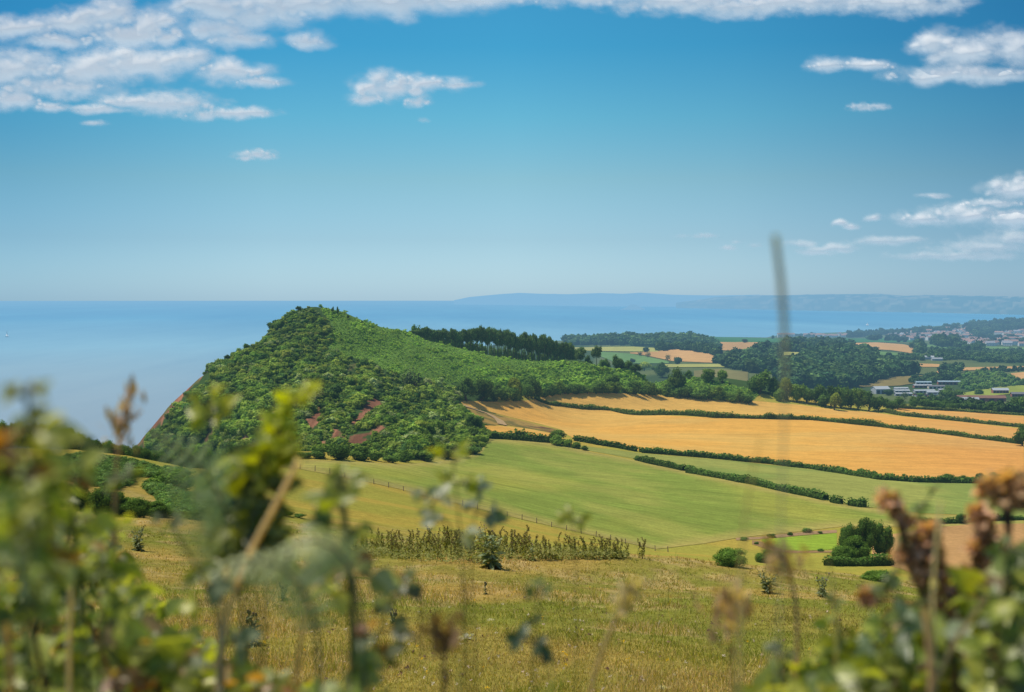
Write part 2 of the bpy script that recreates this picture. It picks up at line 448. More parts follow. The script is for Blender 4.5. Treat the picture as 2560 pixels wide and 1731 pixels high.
mx = N.new('ShaderNodeMixShader'); mx.inputs[0].default_value = 0.22
bp = N.new('ShaderNodeBump'); bp.inputs['Strength'].default_value = 0.25; bp.inputs['Distance'].default_value = 2.0
L.new(noise_node(nt, 0.03, 5, 0.65, stretch=(1, .4, 1, .1)), bp.inputs['Height']); L.new(bp.outputs[0], gl.inputs['Normal'])
L.new(d_.outputs[0], mx.inputs[1]); L.new(gl.outputs[0], mx.inputs[2])
haze_out(nt, mx.outputs[0], 0.25)
sea_m = m
rr = np.geomspace(200, 60000, 60); aa = np.linspace(-1.45, 1.45, 120)
A_, R_ = np.meshgrid(aa, rr, indexing='ij')
me = mesh_np('sea', np.stack([(R_ * np.sin(A_)).ravel(), (R_ * np.cos(A_)).ravel(), np.zeros(A_.size)], 1), grid_faces(*A_.shape), sea_m, None, True)
tag(link('sea', me), kind='structure')

# ------------------------------------------------------------------ far shore across the bay
def far_shore(name, prof, depth, colA, colB, seed, back=2500, mat=None):
    px = np.arange(prof[0][0], prof[-1][0] + 1, 4.0)
    top = np.interp(px, [p[0] for p in prof], [p[1] for p in prof])
    dep = np.interp(px, [p[0] for p in depth], [p[1] for p in depth])
    rows = 14; Vv = []; C = []
    for k in range(rows):
        t = k / (rows - 1)
        dd = dep + back * t
        a, b = ray(px, top)
        ztop = ZC + b * (dep + back * 0.7)
        prof_t = min(1, t / 0.75)
        h = ztop * (1 - (1 - prof_t) ** 1.8)
        if t > .8: h = ztop * (1 - (t - .8) * 3)
        h = h + (fbm(px / 30 + k * 3, np.full(len(px), k * .7), 4, seed) - .5) * ztop * .35 * (prof_t * (1 - prof_t) * 4)
        Vv.append(np.stack([a * dd, dd, np.maximum(h, -3)], 1))
        q = fbm(px / 22 + k * 1.1, np.full(len(px), k * 1.0), 4, seed + 5)
        C.append(lerp3(colA, colB, smooth(.52, .66, q) * (0.25 + .75 * t)))
    Vv = np.stack(Vv, 1); C = np.stack(C, 1)
    me = mesh_np(name, Vv.reshape(-1, 3), grid_faces(len(px), rows), mat or SHORE_M, C.reshape(-1, 3), True)
    return tag(link(name, me), kind='structure')
SHORE_M = vcol_mat('far_shore_mat', fine=[0.004], amp=.3, haze=1.1)
SHORE_NEAR = vcol_mat('near_shore_mat', fine=[0.004], amp=.3, haze=0.72)
far_shore('headland_hill', [(1135,751),(1150,748),(1175,743),(1215,739),(1260,735),(1300,733),(1360,735),(1420,736),(1500,733),(1560,735),(1600,732),(1680,737),(1720,738),(1780,739),(1860,738),(1900,737)],
   [(1135,30000),(1500,24000),(1900,21000)], (0.07,0.13,0.08), (0.5,0.4,0.28), 3)
far_shore('shore_hill', [(1690,757),(1740,751),(1790,743),(1850,740),(1900,738),(1950,739),(2020,737),(2100,736),(2200,735),(2260,740),(2320,738),(2400,739),(2480,741),(2560,742),(2700,741),(2900,736),(3200,744)],
   [(1690,20000),(2000,16500),(2560,12500),(3200,11500)], (0.03,0.075,0.06), (0.36,0.30,0.2), 9, 2000, SHORE_NEAR)
# small island off the headland
a, b = ray(1582, 757)
isl = []
for k, (r_, h_) in enumerate([(150, -5), (120, 14), (70, 38), (40, 60), (8, 66)]):
    th = np.linspace(0, 2 * math.pi, 14, endpoint=False)
    rj = r_ * (1 + .25 * np.sin(th * 3 + k))
    isl.append(np.stack([a * 17500 + rj * np.cos(th), 17500 + rj * np.sin(th), np.full(14, h_)], 1))
iv = np.concatenate(isl); fcs = []
for k in range(4):
    for j in range(14): fcs.append((k*14+j, k*14+(j+1) % 14, (k+1)*14+(j+1) % 14, (k+1)*14+j))
me = mesh_np('rock_island', iv, [np.array(fcs)], SHORE_M, np.tile(np.array([[.10, .12, .11]]), (len(iv), 1)))
tag(link('rock_island', me), 'small peaked rock island off the far headland', 'island')

# ------------------------------------------------------------------ clouds: relief sheets high over the sea, lit by the sun, scattered light added as a grey glow
m, nt, N, L = nodes('cloud_mat')
at = N.new('ShaderNodeVertexColor'); at.layer_name = 'Col'
sp = N.new('ShaderNodeSeparateColor'); L.new(at.outputs[0], sp.inputs[0])
di = N.new('ShaderNodeBsdfDiffuse'); di.inputs[0].default_value = (0.50, 0.485, 0.46, 1); di.inputs['Roughness'].default_value = 1.0
em = N.new('ShaderNodeEmission'); em.inputs[0].default_value = (0.40, 0.435, 0.485, 1); em.inputs[1].default_value = 1.0
ad = N.new('ShaderNodeAddShader'); L.new(di.outputs[0], ad.inputs[0]); L.new(em.outputs[0], ad.inputs[1])
tr = N.new('ShaderNodeBsdfTransparent')
mx = N.new('ShaderNodeMixShader'); L.new(sp.outputs[0], mx.inputs[0]); L.new(tr.outputs[0], mx.inputs[1]); L.new(ad.outputs[0], mx.inputs[2])
out = N.new('ShaderNodeOutputMaterial'); L.new(mx.outputs[0], out.inputs[0])
cloud_m = m
CLOUDS = [
 ('two-tiered white cloud bank with bumpy top, upper left of the sky', 52000, 1.0,
  [(50,78,120,34),(180,66,100,44),(265,46,74,52),(375,62,62,48),(330,92,130,34),(140,104,90,24),(420,95,40,30)]),
 ('long white cloud streaming to a point, below the bumpy bank on the left', 53000, 1.0,
  [(40,175,150,50),(220,180,170,52),(340,160,130,46),(468,152,62,40),(570,185,95,34),(650,208,70,16),(150,222,150,34),(30,256,80,28),(120,270,40,16)]),
 ('thin white cloud lying under the long pointed one', 54000, .95,
  [(420,262,120,34),(330,255,80,18),(560,286,110,18),(640,285,60,14),(250,275,80,12),(240,312,28,9)]),
 ('grey broken cloud touching the top edge of the sky, left of centre', 51000, .9,
  [(540,15,100,62),(640,40,130,50),(780,15,220,46),(980,8,230,48),(1120,0,150,40),(600,108,80,30),(770,104,58,22),(560,80,80,40)]),
 ('wide grey based cloud along the top edge, right of centre', 50500, 1.0,
  [(1280,-14,300,32),(1480,-4,220,30),(1700,6,240,40),(1820,20,240,36),(2000,8,260,42),(2250,12,150,40),(2380,0,60,40)]),
 ('lone bright wedge shaped cloud in the middle of the sky', 55000, 1.05,
  [(975,225,80,46),(1065,212,110,26),(1140,214,60,12),(1042,258,32,20),(915,250,50,20),(1000,205,40,26)]),
 ('tiny lens shaped cloud low over the headland', 56000, 1.0, [(640,388,52,17),(668,392,28,10),(618,396,30,9)]),
 ('white tufted cloud bank at the right edge, high up', 52500, 1.0,
  [(2068,165,56,22),(2160,166,90,17),(2330,112,58,40),(2420,140,110,50),(2530,130,90,58),(2350,192,140,30),(2490,196,140,26)]),
 ('small flat wisp beneath the tufted bank on the right', 54500, .8, [(2165,270,44,13),(2200,268,28,10)]),
 ('low heaped cloud at the right edge above the bay', 56500, .95,
  [(2550,480,90,42),(2480,512,90,14),(2300,552,76,20),(2420,542,110,28),(2540,552,100,28),(2180,548,18,10),(2330,490,40,10),(2100,560,22,10),(2130,568,20,9)]),
 ('faint strung out wisps low over the bay on the right', 57000, .62,
  [(2200,606,70,14),(2262,600,60,10),(2480,620,160,22),(2400,642,170,14),(2080,622,70,12),(2000,612,50,10),(2040,632,60,8),(2540,600,120,26),(2110,630,30,8)]),
 ('brightest tiny puff above the far headland', 57300, .85, [(1768,590,30,8),(1745,593,16,5)]),
 ('flat tiny puff at the left end of the row of puffs', 57300, .8, [(1705,591,24,6)]),
 ('rounded tiny puff just left of the tall blurred stem', 57300, .85, [(1822,621,22,8),(1842,606,14,5)]),
 ('smallest puff left of the tall blurred stem', 57300, .8, [(1888,614,20,7)]),
 ('tiny scrap of cloud under the wedge shaped cloud', 57300, .8, [(1060,302,18,7)]),
]
for ci, (lab, rad, stren, blobs) in enumerate(CLOUDS):
    x0 = min(b[0] - b[2] * 1.7 for b in blobs); x1 = max(b[0] + b[2] * 1.7 for b in blobs)
    y0 = min(b[1] - b[3] * 1.9 for b in blobs); y1 = max(b[1] + b[3] * 1.9 for b in blobs)
    x0 = max(x0, -250); x1 = min(x1, 2810); y0 = max(y0, -260)
    st = 3.0
    PX, PY = np.meshgrid(np.arange(x0, x1, st), np.arange(y0, y1, st), indexing='ij')
    big = max(b[3] for b in blobs)
    s1 = 1 / (big * 1.5); 
    wx = (fbm(PX * s1 * 1.2, PY * s1 * 1.6, 4, 100 + ci) - .5) * big * .55; wy = (fbm(PX * s1 * 1.2, PY * s1 * 1.6, 4, 200 + ci) - .5) * big * .45
    D = np.full(PX.shape, -3.0)
    cr_ = np.random.default_rng(900 + ci); puffs = []
    for bx, by, rx, ry in blobs:
        puffs.append((bx, by, rx, ry))
        if ry >= 13 and stren > .7:
            for _k in range(int(3 + rx / ry * 2.6)):
                u_ = cr_.uniform(-.95, .95); env_ = math.sqrt(max(.05, 1 - u_ * u_)); q_ = ry * cr_.uniform(.28, .62) * (.5 + .5 * env_)
                puffs.append((bx + u_ * rx * .95, by + ry * .25 - env_ * ry * cr_.uniform(.1, .85), q_ * 1.25, q_))
    for bx, by, rx, ry in puffs:
        qx = (PX + wx - bx) / rx; qy = (PY + wy - by) / ry
        qy = np.where(qy > 0, qy * 1.35, qy)
        f = 1 - np.sqrt(qx * qx + qy * qy)
        f = np.maximum(f, -2.5)
        k = .25
        h = np.clip(.5 + .5 * (f - D) / k, 0, 1); D = D * (1 - h) + f * h + k * h * (1 - h) * .6
    billow = 1 - np.abs(2 * fbm(PX * s1 * 2.2, PY * s1 * 2.8, 5, 300 + ci, .55) - 1)
    wis = fbm(PX * s1 * 1.5, PY * s1 * 2.8, 6, 400 + ci, .54)
    dens = D + (.20 if ci < 4 else .04) + (wis - .5) * 1.0 + (billow - .66) * .2
    alpha = smooth(-.30, 1.15, dens + .05 * (fbm(PX * s1 * 9, PY * s1 * 11, 3, 450 + ci) - .5)) * stren
    alpha *= smooth(-.75, -.2, D)
    alpha = np.clip(alpha, 0, .985)
    edgefade = np.ones_like(alpha)
    for k in range(6):
        edgefade[k, :] *= k / 6 if x0 > -250 else 1; edgefade[-1 - k, :] *= k / 6 if x1 < 2810 else 1
        edgefade[:, -1 - k] *= k / 6; edgefade[:, k] *= k / 6 if y0 > -260 else 1
    alpha *= edgefade
    puff = 1 - np.abs(2 * fbm(PX * s1 * 1.5, PY * s1 * 2.0, 3, 350 + ci, .5) - 1)
    thick = np.clip(D + (wis - .5) * .6 + .25, 0, 1.4) ** .8 * big * 1.3 + (puff - .6) * big * .35 * np.clip(D + .3, 0, 1)
    for _ in range(20):
        t2 = thick.copy(); t2[1:-1, 1:-1] = (thick[1:-1, 1:-1] * 2 + thick[:-2, 1:-1] + thick[2:, 1:-1] + thick[1:-1, :-2] + thick[1:-1, 2:]) / 6; thick = t2
    a, b = ray(PX, PY); nrm = np.sqrt(1 + a * a + b * b)
    r_ = rad - thick * (rad / FPX) * CLOUD_RELIEF
    Vv = np.stack([a / nrm * r_, r_ / nrm, ZC + b / nrm * r_], -1)
    F = grid_faces(*PX.shape)
    al = alpha.ravel(); keep = al[F].max(1) > .004
    F = F[keep]; used = np.unique(F); remap = -np.ones(len(al), int); remap[used] = np.arange(len(used))
    me = mesh_np('cloud', Vv.reshape(-1, 3)[used], remap[F], cloud_m, np.stack([al, al, al], 1)[used], True)
    tag(link('cloud', me), lab, 'cloud')
# ------------------------------------------------------------------ fields: sheets draped a hand above the land
def interp_line(pts, px):
    return np.interp(px, [p[0] for p in pts], [p[1] for p in pts])
def drape(name, top, bot, colfun, mat, lift=0.09, step=5.0, rows=40, dmin=200.0):
    x0 = max(top[0][0], bot[0][0]); x1 = min(top[-1][0], bot[-1][0])
    px = np.linspace(x0, x1, max(4, int((x1 - x0) / step)))
    t = interp_line(top, px); b = interp_line(bot, px)
    k = np.linspace(0, 1, rows)
    PY = t[:, None] * (1 - k) + b[:, None] * k
    PX = np.repeat(px[:, None], rows, 1)
    h = hit(PX.ravel(), PY.ravel(), dmin).reshape(len(px), rows, 3)
    for r_ in range(rows - 2, -1, -1):        # over a brow: keep the sheet in one piece
        bad = np.isnan(h[:, r_, 0]); h[bad, r_] = h[bad, r_ + 1]
    X, Y, Z = h[..., 0], h[..., 1], h[..., 2] + lift
    C = colfun(X, Y, PX, PY)
    me = mesh_np(name, np.stack([X, Y, Z], -1).reshape(-1, 3), grid_faces(len(px), rows), mat, C.reshape(-1, 3), True)
    return tag(link(name, me), kind='structure')

def crop_mat(name, rot, wl, amp, bump=0.35, tram=0):
    """standing crop: drill rows and patchy ripeness on top of the mesh colour"""
    m, nt, N, L = nodes(name)
    at = N.new('ShaderNodeVertexColor'); at.layer_name = 'Col'; col = at.outputs[0]
    for sc_, st, a_ in ((0.05, (1, 1, 1, 0), amp * .7), (0.3, (1.0, 0.06, 1, rot), amp), (wl, (1.0, 0.03, 1.0, rot), amp * 1.2), (0.35, (1, .6, 1, rot), amp), (1.4, (1, 1, 1, 0), amp * 1.6)):
        f = noise_node(nt, sc_, 4, 0.6, stretch=st)
        col = mixc(nt, col, ramp(nt, f, [(0.32, (1 - a_, 1 - a_, 1 - a_ * 1.2)), (0.68, (1 + a_, 1 + a_, 1 + a_ * .6))]), 1.0, 'MULTIPLY')
    # tramlines: a pair of wheel tracks every 18 m, wandering a little
    if tram:
        g = N.new('ShaderNodeNewGeometry'); mp = N.new('ShaderNodeMapping'); mp.vector_type = 'TEXTURE'; mp.inputs['Rotation'].default_value = (0, 0, rot); L.new(g.outputs['Position'], mp.inputs['Vector'])
        sx_ = N.new('ShaderNodeSeparateXYZ'); L.new(mp.outputs[0], sx_.inputs[0])
        wob = N.new('ShaderNodeMath'); wob.operation = 'MULTIPLY_ADD'; L.new(noise_node(nt, 0.008, 2), wob.inputs[0]); wob.inputs[1].default_value = 40.0; L.new(sx_.outputs['X'], wob.inputs[2])
        ms = []
        for o_ in (0.0, 2.0):
            ad_ = N.new('ShaderNodeMath'); ad_.operation = 'ADD'; L.new(wob.outputs[0], ad_.inputs[0]); ad_.inputs[1].default_value = o_
            pp = N.new('ShaderNodeMath'); pp.operation = 'PINGPONG'; L.new(ad_.outputs[0], pp.inputs[0]); pp.inputs[1].default_value = 9.0
            lt = N.new('ShaderNodeMath'); lt.operation = 'LESS_THAN'; L.new(pp.outputs[0], lt.inputs[0]); lt.inputs[1].default_value = 0.28; ms.append(lt)
        mxm = N.new('ShaderNodeMath'); mxm.operation = 'MAXIMUM'; L.new(ms[0].outputs[0], mxm.inputs[0]); L.new(ms[1].outputs[0], mxm.inputs[1])
        sc2 = N.new('ShaderNodeMath'); sc2.operation = 'MULTIPLY'; L.new(mxm.outputs[0], sc2.inputs[0]); sc2.inputs[1].default_value = tram
        col = mixc(nt, col, (.42, .5, .45), sc2.outputs[0], 'MULTIPLY')
    b = N.new('ShaderNodeBsdfDiffuse'); b.inputs['Roughness'].default_value = 0.8; L.new(col, b.inputs[0])
    bp = N.new('ShaderNodeBump'); bp.inputs['Strength'].default_value = bump; bp.inputs['Distance'].default_value = 0.4
    L.new(noise_node(nt, 0.9, 5, 0.7, stretch=(1, .12, 1, rot)), bp.inputs['Height']); L.new(bp.outputs[0], b.inputs['Normal'])
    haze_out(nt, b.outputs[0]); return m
GOLD_M = crop_mat('ripe_barley_mat', 1.45, 0.9, 0.075, tram=.22)
GREEN_M = crop_mat('green_crop_mat', 1.2, 0.8, 0.10, tram=.30)
def gold(X, Y, PX, PY):
    q = fbm(X / 70, Y / 40, 4, 500)
    c = lerp3(np.array([0.67, 0.37, 0.09]), np.array([0.63, 0.385, 0.11]), smooth(.35, .65, q))
    s = smooth(1900, 2560, PX)[..., None]                       # the crop is browner towards the east side
    return c * (1 - s) + c * np.array([.90, .80, .95]) * s
def greenf(X, Y, PX, PY):
    q = fbm(X / 45, Y / 90, 4, 510); q2 = fbm((X + Y * .4) / 26, Y / 60, 4, 511)
    c = lerp3(np.array([0.215, 0.272, 0.058]), np.array([0.31, 0.315, 0.066]), smooth(.35, .7, q))
    c = lerp3(c, np.array([0.38, 0.35, 0.10]), smooth(.5, .75, q2) * .4)
    edge = np.minimum(1, np.abs(PY - interp_line(G_TOP, PX)) / 14) * np.minimum(1, np.abs(PY - interp_line(G_BOT, PX)) / 26)
    return lerp3(np.array([0.37, 0.31, 0.10]), c, np.clip(edge * 1.1 - .05 + (fbm(X / 8, Y / 12, 3, 512) - .5) * .5, 0, 1))
G_TOP = [(560,1152),(640,1149),(740,1150),(830,1153),(920,1157),(1000,1162),(1080,1157),(1150,1146),(1195,1134),(1210,1118),(1216,1098),(1300,1103),(1400,1111),(1450,1126),(1600,1154),(1712,1179),(1900,1219),(2060,1253),(2170,1270),(2300,1286),(2560,1296)]
G_BOT = [(560,1158),(690,1166),(740,1172),(910,1204),(1000,1224),(1100,1250),(1300,1298),(1500,1344),(1640,1374),(1760,1360),(1850,1345),(2000,1330),(2100,1318),(2560,1316)]
drape('green_field', G_TOP, G_BOT, greenf, GREEN_M, rows=70)
def greenu(X, Y, PX, PY):
    q = fbm(X / 60, Y / 60, 4, 520)
    return lerp3(np.array([0.22, 0.27, 0.075]), np.array([0.29, 0.305, 0.088]), smooth(.4, .62, q))
drape('green_field', [(1440,1113),(1600,1134),(1813,1151),(2027,1174),(2198,1201),(2369,1209),(2560,1208)],
      [(1440,1122),(1600,1150),(1712,1176),(1900,1217),(2060,1251),(2170,1268),(2300,1284),(2560,1294)], greenu, GREEN_M)
drape('golden_field', [(1150,1002),(1250,1006),(1340,1000),(1400,1014),(1529,1027),(1658,1039),(1787,1045),(1916,1049),(2024,1051),(2166,1065),(2328,1083),(2560,1113)],
      [(1150,1004),(1160,1016),(1211,1026),(1271,1042),(1346,1060),(1400,1074),(1417,1086),(1437,1099),(1596,1126),(1813,1145),(2027,1168),(2198,1196),(2369,1204),(2560,1200)], gold, GOLD_M, rows=60)
drape('golden_field', [(1208,1064),(1262,1066),(1330,1074),(1395,1088)], [(1208,1078),(1262,1084),(1330,1090),(1395,1094)], gold, GOLD_M, rows=10)
drape('golden_field', [(1342,996),(1400,984),(1450,982),(1560,984),(1640,989),(1750,994),(1900,1004),(2000,1013),(2100,1026),(2180,1031),(2260,1042),(2400,1055),(2560,1073)],
      [(1342,998),(1400,1012),(1529,1025),(1658,1037),(1787,1043),(1916,1047),(2024,1049),(2166,1062),(2328,1080),(2560,1110)], gold, GOLD_M, rows=40)
drape('golden_field', [(2215,1026),(2244,1022),(2399,1030),(2560,1041)], [(2215,1029),(2259,1037),(2400,1051),(2560,1068)], gold, GOLD_M, rows=16)
# rough grass wedge with a farm track
def rough(X, Y, PX, PY):
    q = fbm(X / 6, Y / 14, 4, 530)
    c = lerp3(np.array([0.36, 0.24, 0.07]), np.array([0.17, 0.15, 0.05]), smooth(.4, .65, q))
    return lerp3(c, np.array([.14, .07, .045]), smooth(.5, .66, fbm(X / 10, Y / 9, 3, 531)) * smooth(1290, 1340, PX))
drape('rough_field', [(1158,1019),(1211,1029),(1271,1045),(1346,1063),(1400,1077),(1417,1088)], [(1158,1022),(1211,1062),(1271,1064),(1346,1076),(1400,1088),(1417,1090)], rough, land_m, rows=20)
def const(*c):
    c = np.array(c)
    def f(X, Y, PX, PY): return c * (0.8 + .4 * fbm(X / (8 + Y * .02), Y / (20 + Y * .05), 4, int(c[0] * 999)))[..., None]
    return f
def ribbon(name, pts, w, col, mat, lift=.3):
    h = hit([p[0] for p in pts], [p[1] for p in pts], 200)
    s = np.linspace(0, len(pts) - 1, len(pts) * 6); i = np.arange(len(pts))
    P = np.stack([np.interp(s, i, h[:, k]) for k in range(2)], 1)
    for _ in range(4): P[1:-1] = (P[:-2] + P[2:] + 2 * P[1:-1]) / 4
    tg = np.gradient(P, axis=0); tg /= np.linalg.norm(tg, axis=1)[:, None]; nn = np.stack([-tg[:, 1], tg[:, 0]], 1)
    V_ = []
    for q in (-1, -.4, .4, 1):
        X = P + nn * w * q * .5; V_.append(np.stack([X[:, 0], X[:, 1], ground(X[:, 0], X[:, 1]) + lift], 1))
    V_ = np.stack(V_, 1)
    me = mesh_np(name, V_.reshape(-1, 3), grid_faces(len(P), 4), mat, np.tile(np.array([col]), (len(P) * 4, 1)), True)
    return tag(link(name, me), kind='structure')
ribbon('farm_track', [(1150,1015),(1175,1020),(1205,1030),(1230,1040),(1248,1052),(1256,1064)], 4.5, (0.46, 0.32, 0.17), land_m, .45)
# the bright little paddock in the valley and the stubble beyond it
drape('paddock_field', [(1905,1350),(1960,1345),(2020,1339),(2092,1334)], [(1905,1353),(1930,1366),(1965,1376),(2010,1378),(2092,1374)], const(0.255, 0.36, 0.045), GREEN_M, rows=16)
drape('stubble_field', [(2180,1345),(2300,1325),(2420,1312),(2560,1310)], [(2180,1400),(2300,1440),(2420,1450),(2560,1452)], const(0.47, 0.275, 0.11), land_m, rows=30)
drape('heath_bank', [(1840,1346),(1900,1343),(1960,1336),(2030,1329),(2092,1326)], [(1840,1352),(1898,1349),(1958,1344),(2020,1338),(2092,1333)], const(0.36, 0.235, 0.12), land_m, rows=8)
drape('heath_bank', [(1880,1352),(1900,1354),(1928,1367),(1964,1378),(2100,1378)], [(1880,1362),(1900,1368),(1940,1381),(1990,1384),(2100,1382)], const(0.31, 0.20, 0.09), land_m, rows=8)
# patchwork of far fields
TAN = (0.52, 0.305, 0.135); PALE = (0.36, 0.36, 0.12); GRN = (0.13, 0.235, 0.085); OLV = (0.20, 0.18, 0.075); DGR = (0.05, 0.15, 0.055)
far_m = crop_mat('far_field_mat', 1.3, 0.2, 0.08, 0.2)
def far_field(top, bot, col, rows=12):
    return drape('far_field', top, bot, const(*col), far_m, lift=.8, step=6, rows=rows, dmin=1060)
far_field([(1425,870),(1581,868),(1645,872)], [(1425,877),(1500,879),(1645,881)], PALE)
far_field([(1490,880),(1580,886),(1672,905)], [(1490,888),(1545,910),(1672,910)], GRN)
far_field([(1575,883),(1640,880),(1690,874),(1740,877),(1822,895)], [(1575,885),(1610,889),(1680,904),(1790,909),(1822,898)], TAN)
far_field([(1722,857),(1880,856),(1912,858)], [(1722,859),(1790,876),(1870,881),(1912,864)], TAN)
far_field([(1690,844),(1750,842),(1850,845),(2000,848),(2300,846)], [(1690,852),(1750,856),(1900,857),(2000,858),(2300,856)], DGR)
far_field([(1735,929),(1800,924),(1870,932)], [(1735,950),(1800,958),(1870,962)], OLV)
far_field([(1655,912),(1822,912)], [(1655,920),(1822,919)], PALE)
far_field([(2118,859),(2192,857),(2260,862),(2283,868),(2299,880)], [(2118,861),(2150,872),(2230,877),(2283,885),(2299,883)], TAN)
far_field([(2176,878),(2280,887),(2300,886)], [(2176,884),(2230,893),(2300,893)], GRN)
far_field([(2180,888),(2236,899)], [(2180,896),(2236,903)], (0.5,0.34,0.15))
far_field([(2224,908),(2349,912)], [(2224,916),(2310,919),(2349,919)], TAN)
far_field([(2342,930),(2420,920),(2570,917)], [(2342,934),(2370,938),(2400,928),(2570,923)], TAN)
far_field([(2148,964),(2218,945),(2308,940),(2322,947)], [(2148,969),(2250,966),(2310,956),(2322,950)], (0.24,0.19,0.075))
far_field([(2405,985),(2502,968),(2570,964)], [(2405,1001),(2480,991),(2570,984)], (0.25,0.29,0.06))
far_field([(2527,935),(2570,931)], [(2527,938),(2545,949),(2570,949)], TAN)
far_field([(2300,862),(2394,865),(2570,870)], [(2300,868),(2394,873),(2570,881)], GRN)
far_field([(1960,881),(2060,884)], [(1960,890),(2035,886),(2060,885)], PALE)

# ------------------------------------------------------------------ foliage building blocks
import bmesh
def ico(sub):
    bm = bmesh.new(); bmesh.ops.create_icosphere(bm, subdivisions=sub, radius=1.0)
    v = np.array([x.co[:] for x in bm.verts]); f = np.array([[q.index for q in p.verts] for p in bm.faces]); bm.free(); return v, f
ICO1, ICO2 = ico(1), ico(2)

def unit(v): return v / np.maximum(np.linalg.norm(v, axis=-1, keepdims=True), 1e-9)
def cards(P, Nn, size, col, r, jitter=.55, elong=1.5):
    """leaf cards: one rhombic face per leaf spray, turned mostly outward"""
    n = len(P); nn = unit(Nn + r.normal(0, jitter, (n, 3)))
    t = unit(np.cross(nn, r.normal(0, 1, (n, 3)))); b = np.cross(nn, t)
    s = (size * r.uniform(.6, 1.35, n))[:, None]
    fold = nn * s * .22
    v = np.stack([P - t * s * elong * .5, P + b * s * .42 + fold * r.uniform(-1, 1, (n, 1)), P + t * s * elong * .5, P - b * s * .42 + fold * r.uniform(-1, 1, (n, 1))], 1)
    f = np.arange(n * 4).reshape(n, 4)
    return v.reshape(-1, 3), f, np.repeat(col, 4, 0)

def crown(seed, n, card, nl=9, w=.5, z0=.12, z1=1.0, lobe=.26, hull=.80, flat=1.0, top=0.0, dark=.72, loose=.10):
    """lumpy crown in a unit box (z 0..1, radius w): (V, quads, tris, C)"""
    r = np.random.default_rng(seed)
    zc = (z0 + z1) / 2; hz = (z1 - z0) / 2
    c = []
    while len(c) < nl:
        p = r.uniform(-1, 1, 3)
        if np.linalg.norm(p) > 1: continue
        p = p / max(np.linalg.norm(p), .35) ** .55
        p = p / max(1, np.linalg.norm(p))
        if top: p[2] = p[2] * (1 - top) + top * abs(p[2])
        c.append(p)
    c = np.array(c) * np.array([max(w - lobe * .75, .02), max(w - lobe * .75, .02), max(hz - lobe * .7 * flat, .02)]) + np.array([0, 0, zc])
    rad = lobe * r.uniform(.7, 1.2, nl)
    lb = r.uniform(.78, 1.2, nl)
    m = int(n * 1.9)
    li = r.choice(nl, m, p=rad ** 2 / np.sum(rad ** 2))
    dirs = unit(r.normal(0, 1, (m, 3)))
    P = c[li] + dirs * (rad[li] * r.uniform(.86, 1.0 + loose, m))[:, None] * np.array([1, 1, flat])
    dd = np.linalg.norm((P[:, None] - c[None]) / np.array([1, 1, flat]), axis=2) / rad[None]
    dd[np.arange(m), li] = 9
    keep = (dd.min(1) > .80) & (P[:, 2] > z0 * .3)
    P, dirs, li = P[keep][:n], dirs[keep][:n], li[keep][:n]
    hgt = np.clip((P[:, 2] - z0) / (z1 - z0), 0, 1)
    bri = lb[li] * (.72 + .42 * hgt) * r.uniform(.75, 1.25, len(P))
    hue = r.normal(0, .06, len(P))
    C = np.stack([bri * (1 + hue), bri, bri * (1 - hue)], 1)
    out = unit(dirs * .8 + unit(P - np.array([0, 0, zc])) * .5)
    v, f, cc = cards(P, out, np.full(len(P), card), C, r)
    hv, ht, hc = [], [], []; o = len(v)
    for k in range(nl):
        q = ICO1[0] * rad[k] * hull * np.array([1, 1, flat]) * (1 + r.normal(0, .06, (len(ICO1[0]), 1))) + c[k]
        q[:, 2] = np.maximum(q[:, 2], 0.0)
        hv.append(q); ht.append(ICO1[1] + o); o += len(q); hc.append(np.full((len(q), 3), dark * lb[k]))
    return np.concatenate([v] + hv), f, np.concatenate(ht), np.concatenate([cc] + hc)

def scatter(name, protos, pos, sxy, sz, tint, mat, seed=1):
    r = np.random.default_rng(seed); n = len(pos); which = r.integers(0, len(protos), n); ang = r.uniform(0, 6.283, n)
    Vs, Qs, Ts, Cs, o = [], [], [], [], 0
    for k, (v, q, t, c) in enumerate(protos):
        ii = np.nonzero(which == k)[0]
        if not len(ii): continue
        ca, sa = np.cos(ang[ii]), np.sin(ang[ii])
        x = v[None, :, 0] * ca[:, None] - v[None, :, 1] * sa[:, None]; y = v[None, :, 0] * sa[:, None] + v[None, :, 1] * ca[:, None]
        X = np.stack([x * sxy[ii][:, None], y * sxy[ii][:, None], v[None, :, 2] * sz[ii][:, None]], -1) + pos[ii][:, None]
        off = o + np.arange(len(ii)) * len(v)
        Vs.append(X.reshape(-1, 3)); Qs.append((q[None] + off[:, None, None]).reshape(-1, 4)); Ts.append((t[None] + off[:, None, None]).reshape(-1, 3))
        Cs.append((c[None] * tint[ii][:, None]).reshape(-1, 3)); o += len(ii) * len(v)
    return mesh_np(name, np.concatenate(Vs), [np.concatenate(Qs), np.concatenate(Ts)], mat, np.concatenate(Cs))

